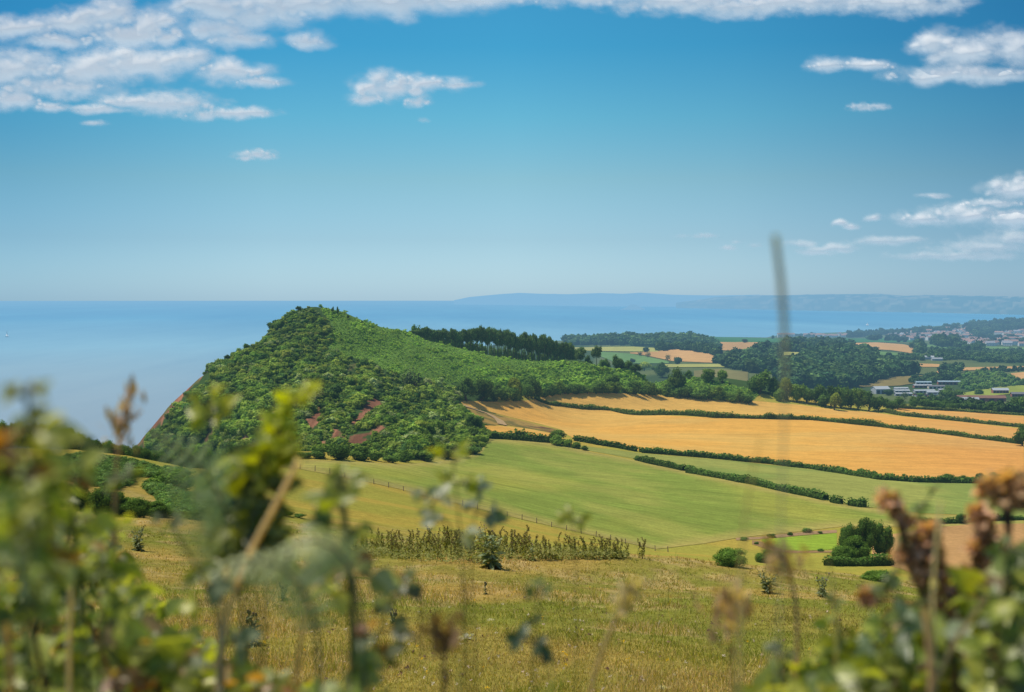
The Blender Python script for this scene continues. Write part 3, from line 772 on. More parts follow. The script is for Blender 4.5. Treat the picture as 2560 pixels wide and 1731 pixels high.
def fill_poly(poly, sx_, sy_, seed, dmin=6, dmax=9000, jit=.9):
    r = np.random.default_rng(seed)
    xs = [p[0] for p in poly]; ys = [p[1] for p in poly]
    px, py = np.meshgrid(np.arange(min(xs), max(xs), sx_), np.arange(min(ys), max(ys), sy_))
    px = px.ravel() + r.uniform(-.5, .5, px.size) * sx_ * jit; py = py.ravel() + r.uniform(-.5, .5, py.size) * sy_ * jit
    k = inpoly(px, py, poly); px, py = px[k], py[k]
    h = hit(px, py, dmin, dmax); ok = ~np.isnan(h[:, 0])
    return px[ok], py[ok], h[ok]
def tints(n, cols, w, seed, spread=.15):
    r = np.random.default_rng(seed); c = np.array(cols)[r.choice(len(cols), n, p=np.array(w) / sum(w))]
    return c * r.uniform(1 - spread, 1 + spread, (n, 1)) * r.uniform(1 - spread * .3, 1 + spread * .3, (n, 3))

FOL = foliage_mat('foliage_mat')
FOLF = foliage_mat('far_foliage_mat', transl=.15)
FERN_M = foliage_mat('bracken_mat', transl=.35)

# ------------------------------------------------------------------ headland woodland and scrub
P_SCRUB = [crown(10 + k, 210, .115, nl=8, w=.55, z0=.0, lobe=.27, hull=.86, dark=.85) for k in range(7)]
SCRUB = [(345,1112),(395,1060),(445,1000),(490,945),(520,920),(580,880),(640,840),(690,795),(715,772),(770,766),(800,785),(835,820),(822,870),(850,890),(905,905),(960,930),(1010,945),(1060,960),(1100,955),(1140,975),(1152,1002),(1160,1030),(1175,1045),(1210,1070),(1215,1095),(1205,1118),(1150,1138),(1080,1146),(1000,1152),(920,1145),(740,1140),(640,1140),(560,1145),(420,1135)]
px_, py_, h_ = fill_poly(SCRUB, 7.4, 5.5, 5, 440, 1080)
jx_ = (vnoise(px_ / 9, py_ / 9, 3) - .5) * 8
sc_hit = np.zeros(len(px_), bool)
for p_ in SCARS:
    for o_ in (3, -3, -8): sc_hit |= inpoly(px_ + jx_ * .6, py_ + o_, p_)
cliff = (px_ < np.interp(py_, [760, 930, 1000, 1100, 1200], [600, 517, 448, 358, 270]) + 26 + 12 * (vnoise(py_ / 14, py_ * 0, 8) - .5)) & (py_ > 938)
low = vnoise(px_ / 40, py_ / 22, 77)
k_ = ~sc_hit & ~cliff
px_, py_, h_ = px_[k_], py_[k_], h_[k_]; low = low[k_]
n_ = len(px_); r_ = np.random.default_rng(3)
big = smooth(.42, .75, low)
sz = (1.3 + 2.4 * big + 2.4 * r_.random(n_) ** 4)
sz *= np.where(py_ < 800, .75, 1)
sxy = sz * r_.uniform(1.05, 1.6, n_)
T = tints(n_, [(0.115,0.190,0.040),(0.16,0.240,0.046),(0.068,0.132,0.040),(0.22,0.285,0.06),(0.24,0.30,0.13)], [4, 4, 2.4, 2.2, .8], 4, .2)
T *= (0.85 + .4 * vnoise(px_ / 60, py_ / 40, 55))[:, None]
# keep the bushes with room of their own as things, the mass as one wood
h_[:, 2] -= sz * .12
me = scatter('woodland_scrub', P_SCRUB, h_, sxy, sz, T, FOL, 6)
tag(link('woodland_scrub', me), 'dense scrub and small trees covering the landslipped face of the headland', 'woodland', kind='stuff')

# young plantation and bracken on the inland slope
P_YOUNG = [crown(40 + k, 70, .20, nl=5, w=.5, z0=.0, lobe=.24, hull=.6, flat=.6, dark=.9, loose=.35) for k in range(6)]
px_, py_, h_ = fill_poly(PLANT, 4.8, 3.2, 9, 700, 1080)
n_ = len(px_); rows_ = vnoise(px_ / 30, py_ / 8, 12)
sz = r_.uniform(.5, 1.35, n_) * (1 + .7 * (rows_ > .62)) * (1 + .5 * smooth(1150, 1500, px_)); sxy = sz * r_.uniform(.85, 1.25, n_)
T = tints(n_, [(0.235,0.375,0.075),(0.285,0.42,0.085),(0.17,0.29,0.065)], [4, 3, 2], 14, .16) * (.80 + .42 * vnoise(px_ / 45, py_ / 22, 56))[:, None]
h_[:, 2] -= .2
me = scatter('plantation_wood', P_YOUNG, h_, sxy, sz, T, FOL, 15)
tag(link('plantation_wood', me), 'bright green young plantation and bracken on the inland slope', 'plantation', kind='stuff')

# ------------------------------------------------------------------ trees as things: trunk + crown
def tube(path, rad, ns=7, cap=True):
    path = np.asarray(path, float); rad = np.broadcast_to(np.asarray(rad, float), (len(path),))
    tg = unit(np.gradient(path, axis=0)); up = np.array([.13, .97, .21])
    a = unit(np.cross(tg, up)); b = np.cross(tg, a)
    th = np.linspace(0, 2 * math.pi, ns, endpoint=False)
    V_ = path[:, None] + (a[:, None] * np.cos(th)[None, :, None] + b[:, None] * np.sin(th)[None, :, None]) * rad[:, None, None]
    i, j = np.meshgrid(np.arange(len(path) - 1), np.arange(ns), indexing='ij')
    f = np.stack([i * ns + j, i * ns + (j + 1) % ns, (i + 1) * ns + (j + 1) % ns, (i + 1) * ns + j], -1).reshape(-1, 4)
    return V_.reshape(-1, 3), f
def trunk_mesh(seed, h=.5, r0=.035, limbs=5, spread=.3, top=.75, lean=.03, col=(.12, .085, .06)):
    r = np.random.default_rng(seed); parts = []
    p = np.array([[lean * k * r.normal(0, 1), lean * k * r.normal(0, 1), z] for k, z in enumerate(np.linspace(-.04, h, 5))])
    parts.append((*tube(p, np.linspace(r0 * 1.35, r0 * .7, 5)), None))
    for k in range(limbs):
        an = k / limbs * 6.283 + r.uniform(-.4, .4); z = r.uniform(h * .6, h)
        s = p[-1] * (z / h) * np.array([1, 1, 0]) + np.array([0, 0, z])
        e = np.array([math.cos(an) * spread, math.sin(an) * spread, r.uniform(h, top)])
        mid = (s + e) / 2 + np.array([math.cos(an), math.sin(an), -.3]) * spread * .15
        parts.append((*tube(np.array([s, mid, e]), [r0 * .55, r0 * .38, r0 * .12], 5), None))
    parts.append((*tube(np.array([p[-1], p[-1] * .9 + np.array([0, 0, (top - h) * .6]), [0, 0, top]]), [r0 * .7, r0 * .4, r0 * .1], 5), None))
    vs, fs, o = [], [], 0
    for v, f, _ in parts: vs.append(v); fs.append(f + o); o += len(v)
    v = np.concatenate(vs); return mesh_np('trunk', v, np.concatenate(fs), BARK, np.tile(np.array([col]), (len(v), 1)), True)
BARK = vcol_mat('bark_mat', fine=[3.0], amp=.35)
def crown_mesh(tint, seed, *a, mat=None, **k):
    v, q, t, c = crown(seed, *a, **k); r = np.random.default_rng(seed + 1)
    return mesh_np('crown', v, [q, t], mat or FOL, c * np.array(tint))
KIND = {}
def reg(kind, crowns, trunks): KIND[kind] = (crowns, trunks)
DG = (0.080, 0.145, 0.034); MG = (0.125, 0.205, 0.042); YG = (0.22, 0.275, 0.045); BG = (0.105, 0.175, 0.060)
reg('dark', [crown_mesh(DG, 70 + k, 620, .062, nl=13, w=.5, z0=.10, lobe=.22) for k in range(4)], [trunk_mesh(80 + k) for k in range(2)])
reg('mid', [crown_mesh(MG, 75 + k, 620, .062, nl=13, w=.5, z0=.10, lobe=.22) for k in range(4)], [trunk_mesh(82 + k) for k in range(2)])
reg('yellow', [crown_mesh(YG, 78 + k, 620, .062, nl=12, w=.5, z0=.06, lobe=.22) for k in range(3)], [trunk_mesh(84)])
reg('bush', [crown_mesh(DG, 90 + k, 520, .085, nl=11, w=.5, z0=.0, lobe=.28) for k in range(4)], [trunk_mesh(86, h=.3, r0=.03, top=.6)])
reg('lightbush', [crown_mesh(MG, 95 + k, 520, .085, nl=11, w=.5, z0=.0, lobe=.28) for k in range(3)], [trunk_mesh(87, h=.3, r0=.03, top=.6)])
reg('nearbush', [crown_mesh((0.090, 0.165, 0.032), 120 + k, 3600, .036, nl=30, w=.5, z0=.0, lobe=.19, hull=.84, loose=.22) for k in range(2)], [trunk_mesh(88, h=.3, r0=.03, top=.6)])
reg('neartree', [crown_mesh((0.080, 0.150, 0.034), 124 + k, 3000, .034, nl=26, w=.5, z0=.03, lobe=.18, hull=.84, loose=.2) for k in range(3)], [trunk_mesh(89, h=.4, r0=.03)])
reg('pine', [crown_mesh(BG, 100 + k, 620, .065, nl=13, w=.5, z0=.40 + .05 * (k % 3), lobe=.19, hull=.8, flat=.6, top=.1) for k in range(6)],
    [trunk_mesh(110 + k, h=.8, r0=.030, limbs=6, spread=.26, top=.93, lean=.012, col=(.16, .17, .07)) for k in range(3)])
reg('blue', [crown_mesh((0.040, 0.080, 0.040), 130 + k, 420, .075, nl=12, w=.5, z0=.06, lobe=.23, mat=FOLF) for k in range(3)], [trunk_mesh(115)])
reg('sparse', [crown_mesh((0.075, 0.110, 0.050), 140 + k, 240, .070, nl=10, w=.5, z0=.22, lobe=.20, hull=.45, loose=.5, mat=FOLF) for k in range(3)], [trunk_mesh(116, h=.45)])
_cnt = [0]
def tree(px, base, top, w, kind, label, group=None, name='broadleaf_tree', cat='tree', d=None, sink=.03, dmin=60):
    if d is None:
        p = hit([px], [base], dmin)[0]
        if np.isnan(p[0]): return None
    else:
        a, b = ray(px, base); p = np.array([a * d, d, ground(a * d, d)])
    dd = p[1]; h = max(.4, (base - top) / FPX * dd); wd = max(.4, w / FPX * dd)
    if d is not None: h = max(.4, ZC + ray(px, top)[1] * d - p[2])
    p[2] -= h * sink
    _cnt[0] += 1; k = _cnt[0]
    e = empty(name, p, label, cat, group); e.rotation_euler = (0, 0, (k * 2.399) % 6.283); e.scale = (wd, wd, h)
    cr, tr = KIND[kind]
    link('trunk', tr[k % len(tr)], e); link('crown', cr[k % len(cr)], e)
    return e

# belt along the top edge of the golden fields
for px, b, t, w in ((1166,1003,938,52),(1206,1003,934,58),(1243,1003,955,44)):
    tree(px, b, t, w, 'dark', 'big dark tree of the clump at the golden field\'s top corner', 'dark trees at the corner of the golden field')
tree(1287, 1000, 942, 44, 'yellow', 'yellowish tree with dying top between dark trees above the golden field', name='broadleaf_tree')
tree(1330, 997, 936, 52, 'dark', 'tall dark tree just right of the yellowish one above the golden field')
r_ = np.random.default_rng(21)
edge = [(1255,1003),(1335,996),(1400,985),(1500,982),(1600,985),(1700,994),(1800,1000),(1880,1010)]
for px in np.arange(1262, 1885, 19):
    b = interp_line(edge, px) + 1; px2 = px + r_.uniform(-6, 6)
    tree(px2, b, b - r_.uniform(18, 40), r_.uniform(28, 46), ['bush', 'lightbush', 'mid', 'bush'][r_.integers(4)],
         'bushy tree in the ragged row along the golden field\'s upper edge', 'bushes along the upper edge of the golden field', name='field_edge_bush', cat='bush')
for px, b, t, w, kd, lab in ((1530,968,935,40,'dark','dark round tree standing up out of the plantation'),
    (1655,945,908,40,'dark','dark tree breaking the skyline of the plantation, left of the feathery one'),
    (1688,985,915,52,'mid','tall feathery olive tree above the golden field'),
    (1768,956,919,40,'mid','light green double tree at the end of the plantation'),(1806,958,926,32,'mid','smaller tree beside the light green double tree'),
    (1722,948,927,22,'dark','little dark tree between the feathery tree and the double tree'),
    (1612,928,905,34,'yellow','sunlit yellow green tree on the plantation\'s far edge'),(1640,930,912,26,'dark','dark shrubby tree beside the sunlit yellow green tree'),
    (1900,985,920,66,'dark','large round dark tree standing alone at the end of the plantation'),
    (1935,990,945,36,'dark','lower dark tree leaning on the large round one')):
    tree(px, b, t, w, kd, lab)
for px, b, t, w, kd in ((1968,1002,942,38,'yellow'),(1990,1005,955,44,'mid'),(2016,1008,956,40,'dark'),(2048,1013,964,52,'dark'),(2078,1018,960,40,'dark'),(2102,1021,953,52,'dark'),
    (2128,1022,966,40,'dark'),(2146,1025,966,46,'mid'),(2172,1028,975,44,'dark'),(2196,1028,983,46,'dark'),(2222,1027,993,42,'dark'),(2246,1024,994,40,'dark'),(1950,1003,972,30,'lightbush'),(2062,1018,985,34,'bush')):
    tree(px, b, t, w, kd, 'broadleaf tree in the dark belt closing off the golden field', 'belt of trees behind the golden field')
tree(2088, 1026, 982, 34, 'yellow', 'pale slender tree standing in the golden crop in front of the dark belt')
for px, b, t, w in ((2282,1015,992,26),(2312,1018,998,34),(2340,1018,1000,34),(2380,1020,1005,30),(2362,1018,1002,30),(2420,1024,1006,36),(2455,1026,1010,34),(2500,1030,1012,44),(2540,1034,1010,50),(2480,1018,1002,30),(2570,1030,985,60),(2545,1022,988,40)):
    tree(px, b, t, w, 'bush', 'bush in the line behind the right hand golden field', 'bushes behind the right hand golden field', name='field_edge_bush', cat='bush', d=1010 + (px % 7) * 6)
tree(2556, 1116, 1064, 44, 'dark', 'dark tree at the end of the hedge cut off by the picture edge')
# tall pines
r_ = np.random.default_rng(22)
tops = [(1028,826),(1048,818),(1062,813),(1090,823),(1120,818),(1150,822),(1185,809),(1215,815),(1245,816),(1270,822),(1300,832),(1335,830),(1365,838),(1400,848),(1436,860)]
bases = [(1028,838),(1050,842),(1100,856),(1150,868),(1200,882),(1250,891),(1300,897),(1350,902),(1400,908),(1440,911)]
for row in range(2):
    for px in np.arange(1030 + row * 4, 1438, 8.5):
        p2 = px + r_.uniform(-2.5, 2.5); t = interp_line(tops, p2) + r_.uniform(-2, 9) + row * 3; b = interp_line(bases, p2) - row * 4
        tree(p2, b, t, r_.uniform(16, 27), 'pine', 'tall bare stemmed pine in the row along the ridge', 'row of tall pines on the ridge', name='pine_tree', d=885 + (px - 1030) * .11 + row * 12)
for px in np.arange(1034, 1440, 12.0):
    b = interp_line(bases, px) - 5
    tree(px, b, b - r_.uniform(13, 24), r_.uniform(16, 24), 'lightbush', 'understorey bush behind the pine stems', 'understorey behind the pines', name='understorey_bush', cat='bush', d=918 + (px - 1030) * .11)
for px, b, t, w, lab in ((1452,912,866,34,'broad pine just right of the gap at the end of the row'),(1492,915,862,26,'slender pine at the far right of the row')):
    tree(px, b, t, w, 'pine', lab, name='pine_tree', d=935)
for px, b, t, w in ((1470,914,885,24),(1512,918,890,30),(1543,920,884,34),(1570,922,903,34),(1590,925,908,30)):
    tree(px, b, t, w, 'dark', 'round dark tree at the foot of the last pines', 'trees below the end of the pine row', d=940)
# headland top
for px, b, t, w in ((712,785,762,26),(722,783,759,22),(746,778,763,16)):
    tree(px, b, t, w, 'dark', 'dark wind clipped tree on the very top of the headland', 'trees on the headland top')
for px, b, t, w in ((832,784,765,8),(844,788,768,7),(905,812,800,7),(870,798,785,7)):
    tree(px, b, t, w, 'dark', 'little conifer sticking up on the crest of the headland', 'little conifers on the crest', name='conifer_tree')
tree(1030, 985, 925, 66, 'sparse', 'half bare spreading tree at the top of the scrub slope')
tree(1185, 1082, 1036, 44, 'neartree', 'round leafy tree at the scrub end of the hedge')
tree(1392, 1098, 1076, 42, 'lightbush', 'yellow green rounded bush on the hedge between gold and green fields', name='bush', cat='bush')
for px, b, t, w in ((1394,1114,1088,40),(1420,1118,1098,30),(1442,1122,1106,26),(1462,1126,1114,18)):
    tree(px, b, t, w, 'lightbush', 'grey green bush trailing down into the green field from the hedge', 'bushes trailing from the hedge', name='bush', cat='bush')
for px, b, t, w in ((975,1157,1140,42),(845,1150,1105,62),(905,1152,1118,56),(1180,1134,1116,50),(1150,1142,1122,44),(940,1153,1128,36),(1010,1156,1130,44),(1060,1152,1126,50),(1110,1147,1122,46),(760,1146,1128,40),(800,1147,1120,44)):
    tree(px, b, t, w, 'bush', 'dark bush at the foot of the scrub slope beside the green field', 'bushes at the foot of the scrub slope', name='bush', cat='bush')
# valley bushes and trees
tree(1830, 1416, 1368, 92, 'nearbush', 'dense round dark bush alone in the pasture', name='bush', cat='bush', sink=.05)
tree(1918, 1408, 1372, 66, 'nearbush', 'duller bush to the right of the round one, below the paddock', name='bush', cat='bush')
for px, b, t, w, kd, lab in ((2122,1372,1302,56,'neartree','leftmost tall tree of the clump beside the bright paddock'),(2164,1372,1290,62,'neartree','tallest tree at the middle of the clump beside the paddock'),
    (2208,1370,1301,56,'neartree','right hand tree of the clump beside the paddock'),(2142,1402,1338,68,'nearbush','paler rounded tree at the front of the paddock clump'),
    (2108,1412,1362,60,'nearbush','low bush at the foot of the paddock clump')):
    tree(px, b, t, w, kd, lab, d=285 - (b - 1368) * .8)
tree(2403, 1310, 1282, 28, 'neartree', 'lone small tree at the edge of the stubble field')
tree(2200, 1455, 1424, 96, 'nearbush', 'low spreading bush on the near side of the valley, under the clump', name='bush', cat='bush', sink=.1)
for px, b, t, w in ((1858,1352,1342,22),(1930,1345,1334,26),(1975,1340,1331,16),(2018,1333,1320,26),(2052,1335,1328,14),(1890,1362,1354,14),(2052,1380,1372,18)):
    tree(px, b, t, w, 'bush', 'small dark gorse bush on the bank round the bright paddock', 'gorse bushes round the paddock', name='gorse_bush', cat='bush')
for px, b, t, w in ((715,1290,1278,40),(745,1294,1284,34),(590,1303,1296,40),(655,1306,1298,30)):
    tree(px, b, t, w, 'bush', 'low dark bramble patch in the lower pasture', 'bramble patches in the lower pasture', name='bramble_bush', cat='bush')
# left slope: wind clipped trees on the cliff edge, bush and gorse
r_ = np.random.default_rng(23)
for px in list(np.arange(-60, 440, 23)):
    b = interp_line([(-100,1118),(100,1120),(200,1128),(300,1148),(440,1170)], px) + 4
    t = interp_line([(-100,1045),(60,1052),(150,1068),(240,1092),(320,1110),(440,1128)], px) + r_.uniform(-6, 8)
    tree(px, b, t, r_.uniform(38, 56), 'neartree', 'wind clipped dark tree in the line on the cliff edge', 'wind clipped trees on the cliff edge', name='cliff_edge_tree', d=interp_line([(-100,225),(150,242),(300,252),(440,275)], px))
for px in np.arange(452, 600, 20):
    tree(px, interp_line([(440,1176),(520,1168),(600,1158)], px), interp_line([(440,1128),(520,1118),(600,1112)], px) + r_.uniform(-5, 6), r_.uniform(36, 52), 'neartree', 'dark tree in the hollow between the left slope and the headland', 'trees in the hollow below the headland', d=interp_line([(440,285),(520,340),(600,420)], px))
tree(440, 1228, 1168, 130, 'nearbush', 'broad dark green bush between the bracken patches on the left slope', name='bush', cat='bush')
tree(455, 1172, 1118, 70, 'neartree', 'dark hawthorn at the end of the cliff edge trees', d=285)
for px, b, t, w in ((150,1268,1205,90),(205,1280,1200,80),(255,1288,1212,84),(300,1290,1228,70),(340,1293,1240,74),(385,1292,1252,64),(415,1293,1262,50),(100,1260,1200,80),(40,1255,1195,90)):
    tree(px, b, t, w, 'nearbush', 'olive gorse bush in the bank at the pasture\'s left edge', 'gorse bank at the left of the pasture', name='gorse_bush', cat='bush')

# ------------------------------------------------------------------ hedges
def hedge(pts, height, width, label, tint=DG, card=.75, dens=15, seed=1, group='hedges between the fields', bumps=.55, dmin=200):
    r = np.random.default_rng(seed)
    h = hit([p[0] for p in pts], [p[1] for p in pts], dmin)
    h = h[~np.isnan(h[:, 0])]
    seg = np.concatenate([[0], np.cumsum(np.linalg.norm(np.diff(h[:, :2], axis=0), axis=1))]); Lh = seg[-1]
    s = np.arange(0, Lh, 1.2)
    X = np.interp(s, seg, h[:, 0]); Y = np.interp(s, seg, h[:, 1])
    X += (vnoise(s / 14, s * 0, seed) - .5) * 2.0; Y += (vnoise(s / 14, s * 0, seed + 1) - .5) * 2.0
    hh = height * .9 * (.66 + bumps * 1.5 * (fbm(s / 7, s * 0 + seed, 4, seed + 2)) ** 1.0 + .25 * (vnoise(s / 2.5, s * 0, seed + 3) - .5))
    hh *= np.where(vnoise(s / 11, s * 0 + 5, seed + 4) > .84, 1.35, 1)
    ww = width * (.8 + .4 * vnoise(s / 6, s * 0, seed + 5))
    tg = unit(np.gradient(np.stack([X, Y], 1), axis=0)); nx, ny = -tg[:, 1], tg[:, 0]
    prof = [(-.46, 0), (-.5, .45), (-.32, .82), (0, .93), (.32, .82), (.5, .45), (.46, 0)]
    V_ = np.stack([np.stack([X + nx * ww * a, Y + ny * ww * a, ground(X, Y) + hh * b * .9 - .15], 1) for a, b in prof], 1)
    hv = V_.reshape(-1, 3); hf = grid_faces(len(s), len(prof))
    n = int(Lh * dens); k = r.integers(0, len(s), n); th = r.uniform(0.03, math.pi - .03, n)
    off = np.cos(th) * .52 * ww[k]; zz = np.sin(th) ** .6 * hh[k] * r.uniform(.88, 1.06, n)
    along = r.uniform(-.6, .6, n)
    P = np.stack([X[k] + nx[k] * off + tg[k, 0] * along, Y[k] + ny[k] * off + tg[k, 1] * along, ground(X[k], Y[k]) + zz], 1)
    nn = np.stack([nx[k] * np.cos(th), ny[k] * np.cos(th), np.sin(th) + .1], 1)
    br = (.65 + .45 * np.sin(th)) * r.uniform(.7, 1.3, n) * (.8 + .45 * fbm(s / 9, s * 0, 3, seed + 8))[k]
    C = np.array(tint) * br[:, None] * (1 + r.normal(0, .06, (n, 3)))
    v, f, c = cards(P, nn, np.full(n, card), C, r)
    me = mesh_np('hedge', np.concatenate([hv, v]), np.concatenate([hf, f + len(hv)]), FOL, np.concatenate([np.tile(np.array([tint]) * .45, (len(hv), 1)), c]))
    return tag(link('hedge', me), label, 'hedge', group)
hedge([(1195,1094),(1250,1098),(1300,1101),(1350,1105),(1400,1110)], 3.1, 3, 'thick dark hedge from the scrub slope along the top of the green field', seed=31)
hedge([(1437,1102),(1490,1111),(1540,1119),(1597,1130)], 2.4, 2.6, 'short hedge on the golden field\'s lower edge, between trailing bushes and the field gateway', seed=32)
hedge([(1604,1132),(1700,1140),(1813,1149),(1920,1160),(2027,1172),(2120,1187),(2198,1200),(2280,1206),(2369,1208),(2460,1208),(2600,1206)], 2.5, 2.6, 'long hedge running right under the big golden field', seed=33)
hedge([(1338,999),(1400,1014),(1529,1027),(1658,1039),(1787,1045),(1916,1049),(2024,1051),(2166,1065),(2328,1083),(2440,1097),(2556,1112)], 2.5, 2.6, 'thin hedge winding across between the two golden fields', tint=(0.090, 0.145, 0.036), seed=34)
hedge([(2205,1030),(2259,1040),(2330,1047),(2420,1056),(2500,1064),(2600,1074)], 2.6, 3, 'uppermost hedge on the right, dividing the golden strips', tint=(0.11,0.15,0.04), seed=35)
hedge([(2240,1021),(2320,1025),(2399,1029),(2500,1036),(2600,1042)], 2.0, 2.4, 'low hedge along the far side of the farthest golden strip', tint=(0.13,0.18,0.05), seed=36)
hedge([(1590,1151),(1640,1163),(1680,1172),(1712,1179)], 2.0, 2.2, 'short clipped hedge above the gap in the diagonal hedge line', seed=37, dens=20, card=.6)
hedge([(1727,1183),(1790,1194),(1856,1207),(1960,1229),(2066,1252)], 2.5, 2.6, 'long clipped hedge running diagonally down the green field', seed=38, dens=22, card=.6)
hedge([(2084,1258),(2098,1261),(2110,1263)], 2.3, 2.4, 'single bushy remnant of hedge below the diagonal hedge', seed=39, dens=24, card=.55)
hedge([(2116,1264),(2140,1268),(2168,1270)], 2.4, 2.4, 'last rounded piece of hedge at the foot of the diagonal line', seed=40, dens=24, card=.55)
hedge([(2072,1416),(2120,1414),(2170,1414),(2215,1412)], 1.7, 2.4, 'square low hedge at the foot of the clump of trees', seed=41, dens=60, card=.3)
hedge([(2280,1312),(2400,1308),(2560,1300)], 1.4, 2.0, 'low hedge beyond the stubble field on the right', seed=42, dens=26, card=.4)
for px, b, t, w in ((2370,1206,1180,34),(2410,1207,1188,40),(2450,1207,1184,36),(2490,1207,1180,50),(2535,1207,1178,44)):
    tree(px, b, t, w, 'dark', 'rounded tree standing in the right end of the long hedge', 'trees in the long hedge')

# ------------------------------------------------------------------ woods and hedgerows of the far country
P_FAR = [crown(200 + k, 90, .17, nl=7, w=.52, z0=.0, lobe=.28, hull=.88, dark=.6) for k in range(6)]
def Z8(p): return [(1960 + x / 3.873, 780 + y / 3.873) for x, y in p]
def Z7(p): return [(1400 + x / 3.873, 800 + y / 3.873) for x, y in p]
def wood(poly, sx_, sy_, size, cols, label, seed, dmin=1060, name='woodland'):
    px, py, h = fill_poly(poly, sx_, sy_, seed, dmin, 8000)
    if not len(px): return
    r = np.random.default_rng(seed); n = len(px); sz = size * r.uniform(.65, 1.25, n); sxy = sz * r.uniform(.95, 1.4, n)
    T = tints(n, cols, [3, 2, 1][:len(cols)], seed, .2); h[:, 2] -= sz * .1
    me = scatter(name, P_FAR, h, sxy, sz, T, FOLF, seed)
    return tag(link(name, me), label, 'woodland', kind='stuff')
DW = [(0.050,0.100,0.040),(0.068,0.122,0.044),(0.040,0.082,0.040)]
LW = [(0.10,0.19,0.05),(0.13,0.22,0.055),(0.07,0.14,0.045)]
wood([(1395,846),(1500,848),(1600,847),(1700,846),(1755,850),(1800,866),(1800,872),(1740,868),(1690,862),(1640,868),(1560,864),(1430,864)], 5, 3.2, 14, DW, 'dark conifer wood on the coast beyond the pines', 51)
wood([(1643,866),(1700,858),(1760,872),(1800,884),(1798,892),(1740,882),(1690,876),(1645,880)], 6, 4, 13, DW, 'wood running down between the far tan fields', 52)
wood(Z8([(0,330),(500,320),(690,370),(640,395),(0,390)]), 6, 3, 17, DW, 'dark block of wood in front of the coastal pasture', 53)
wood(Z8([(-30,640),(60,520),(300,430),(600,410),(860,440),(880,490),(1030,540),(1100,580),(1300,610),(1250,625),(1000,640),(700,730),(250,740),(0,740)]), 7.5, 5, 17, DW, 'large dark wood filling the hillside behind the tree belt', 54)
wood(Z7([(1500,420),(1640,390),(1850,330),(1920,300),(2080,300),(2140,420),(2150,540),(1900,530),(1640,470)]), 7, 5, 15, [(0.045,0.085,0.038),(0.06,0.11,0.042),(0.032,0.064,0.034)], 'wooded rise of round trees behind the blurred grass stem', 55)
wood(Z8([(1700,420),(2000,380),(2400,370),(2400,500),(2000,495),(1700,470),(1250,475),(1080,480),(1080,455),(1400,450)]), 7, 4.5, 8, DW, 'dark trees and hedgerows across the flat land on the right', 56)
wood(Z8([(1690,620),(1900,590),(2150,620),(2330,690),(2330,720),(2100,740),(1850,770),(1740,760),(1650,690)]), 6, 4.5, 6, LW, 'bright green young wood behind the industrial yard', 57)
wood(Z8([(1500,560),(1730,530),(1730,580),(1640,620),(1560,620)]), 6, 5, 9, DW, 'dark copse between the young wood and the tan strip', 58)
wood(Z8([(1190,690),(1420,650),(1700,640),(1720,680),(1200,700)]), 6, 4, 9, DW, 'line of trees along the back of the industrial yard', 59)
wood(Z8([(1900,560),(2400,560),(2400,585),(1950,585)]), 7, 4, 6, DW, 'hedgerow trees above the young wood', 60)
wood(Z8([(1270,330),(1350,330),(1350,400),(1310,410)]), 5, 4, 16, DW, 'dark trees at the right end of the far tan field', 61)
wood(Z8([(1450,300),(1660,320),(1680,350),(1450,340)]), 5, 4, 24, DW, 'tall dark clump of trees in front of the town', 62)
wood(Z8([(1680,360),(1900,370),(1900,400),(1680,390)]), 6, 4, 17, DW, 'hedgerow trees on the flat meadow below the town', 63)
wood(Z8([(650,380),(860,372),(860,385),(690,388)]), 5, 3, 12, DW, 'hedgerow under the far tan field', 64)
wood(Z8([(1100,440),(1330,430),(1330,470),(1100,475)]), 7, 4, 8, DW, 'trees round the white farm roof', 65)
wood(Z8([(1340,395),(1500,360),(1800,400),(1700,440),(1450,430)]), 9, 6, 10, [(0.06,0.12,0.045),(0.05,0.10,0.04)], 'scattered trees over the green fields under the town', 66)
wood(Z8([(1300,870),(1500,870),(1700,900),(2000,930),(2330,970),(2330,1010),(1900,960),(1600,935),(1300,920)]), 8, 5, 6.5, [(0.065,0.12,0.035),(0.045,0.09,0.03)], 'low scrub and bushes behind the right hand golden strip', 67, 1010)
wood(Z8([(600,430),(860,440),(860,480),(600,480)]), 7, 4, 14, DW, 'brow trees of the large wood', 68)
for px, b, t, w, kd, lab in ((1616,882,867,18,'blue','dark round tree in the pale strip beyond the pines'),(1600,892,878,14,'sparse','thin tree at the left end of the tan field beyond the pines'),(1620,895,881,16,'sparse','thin leaning tree beside the first thin one'),
    (1669,906,886,15,'sparse','thin open tree at the lower edge of the tan field'),(1694,912,891,24,'blue','round blue green tree below the tan field'),(1582,908,896,16,'blue','small tree in the green far field'),
    (1804,911,891,32,'blue','broad low tree at the right tip of the tan field'),(1824,892,874,22,'blue','tree between the two tan fields'),(2190,877,866,22,'blue','round tree on the edge of the far tan field'),(2221,895,880,18,'blue','round tree in the green far field on the right'),
    (1862,858,847,16,'blue','small round tree on the coastal pasture'),(1932,848,838,9,'blue','little tree on the coast skyline by the red roofs'),
    (2380,1002,964,58,'dark','big dark clump like tree beside the red brick sheds'),(2222,990,972,30,'blue','round tree in front of the white gabled shed'),(2445,988,972,26,'lightbush','light green tree above the red brick sheds'),(2300,994,980,20,'dark','tree in the middle of the industrial yard'),(2262,1000,978,22,'sparse','pale thin tree by the yard'),(2330,994,984,14,'dark','dark shrub by the yard\'s sandy floor')):
    tree(px, b, t, w, kd, lab, dmin=1060)

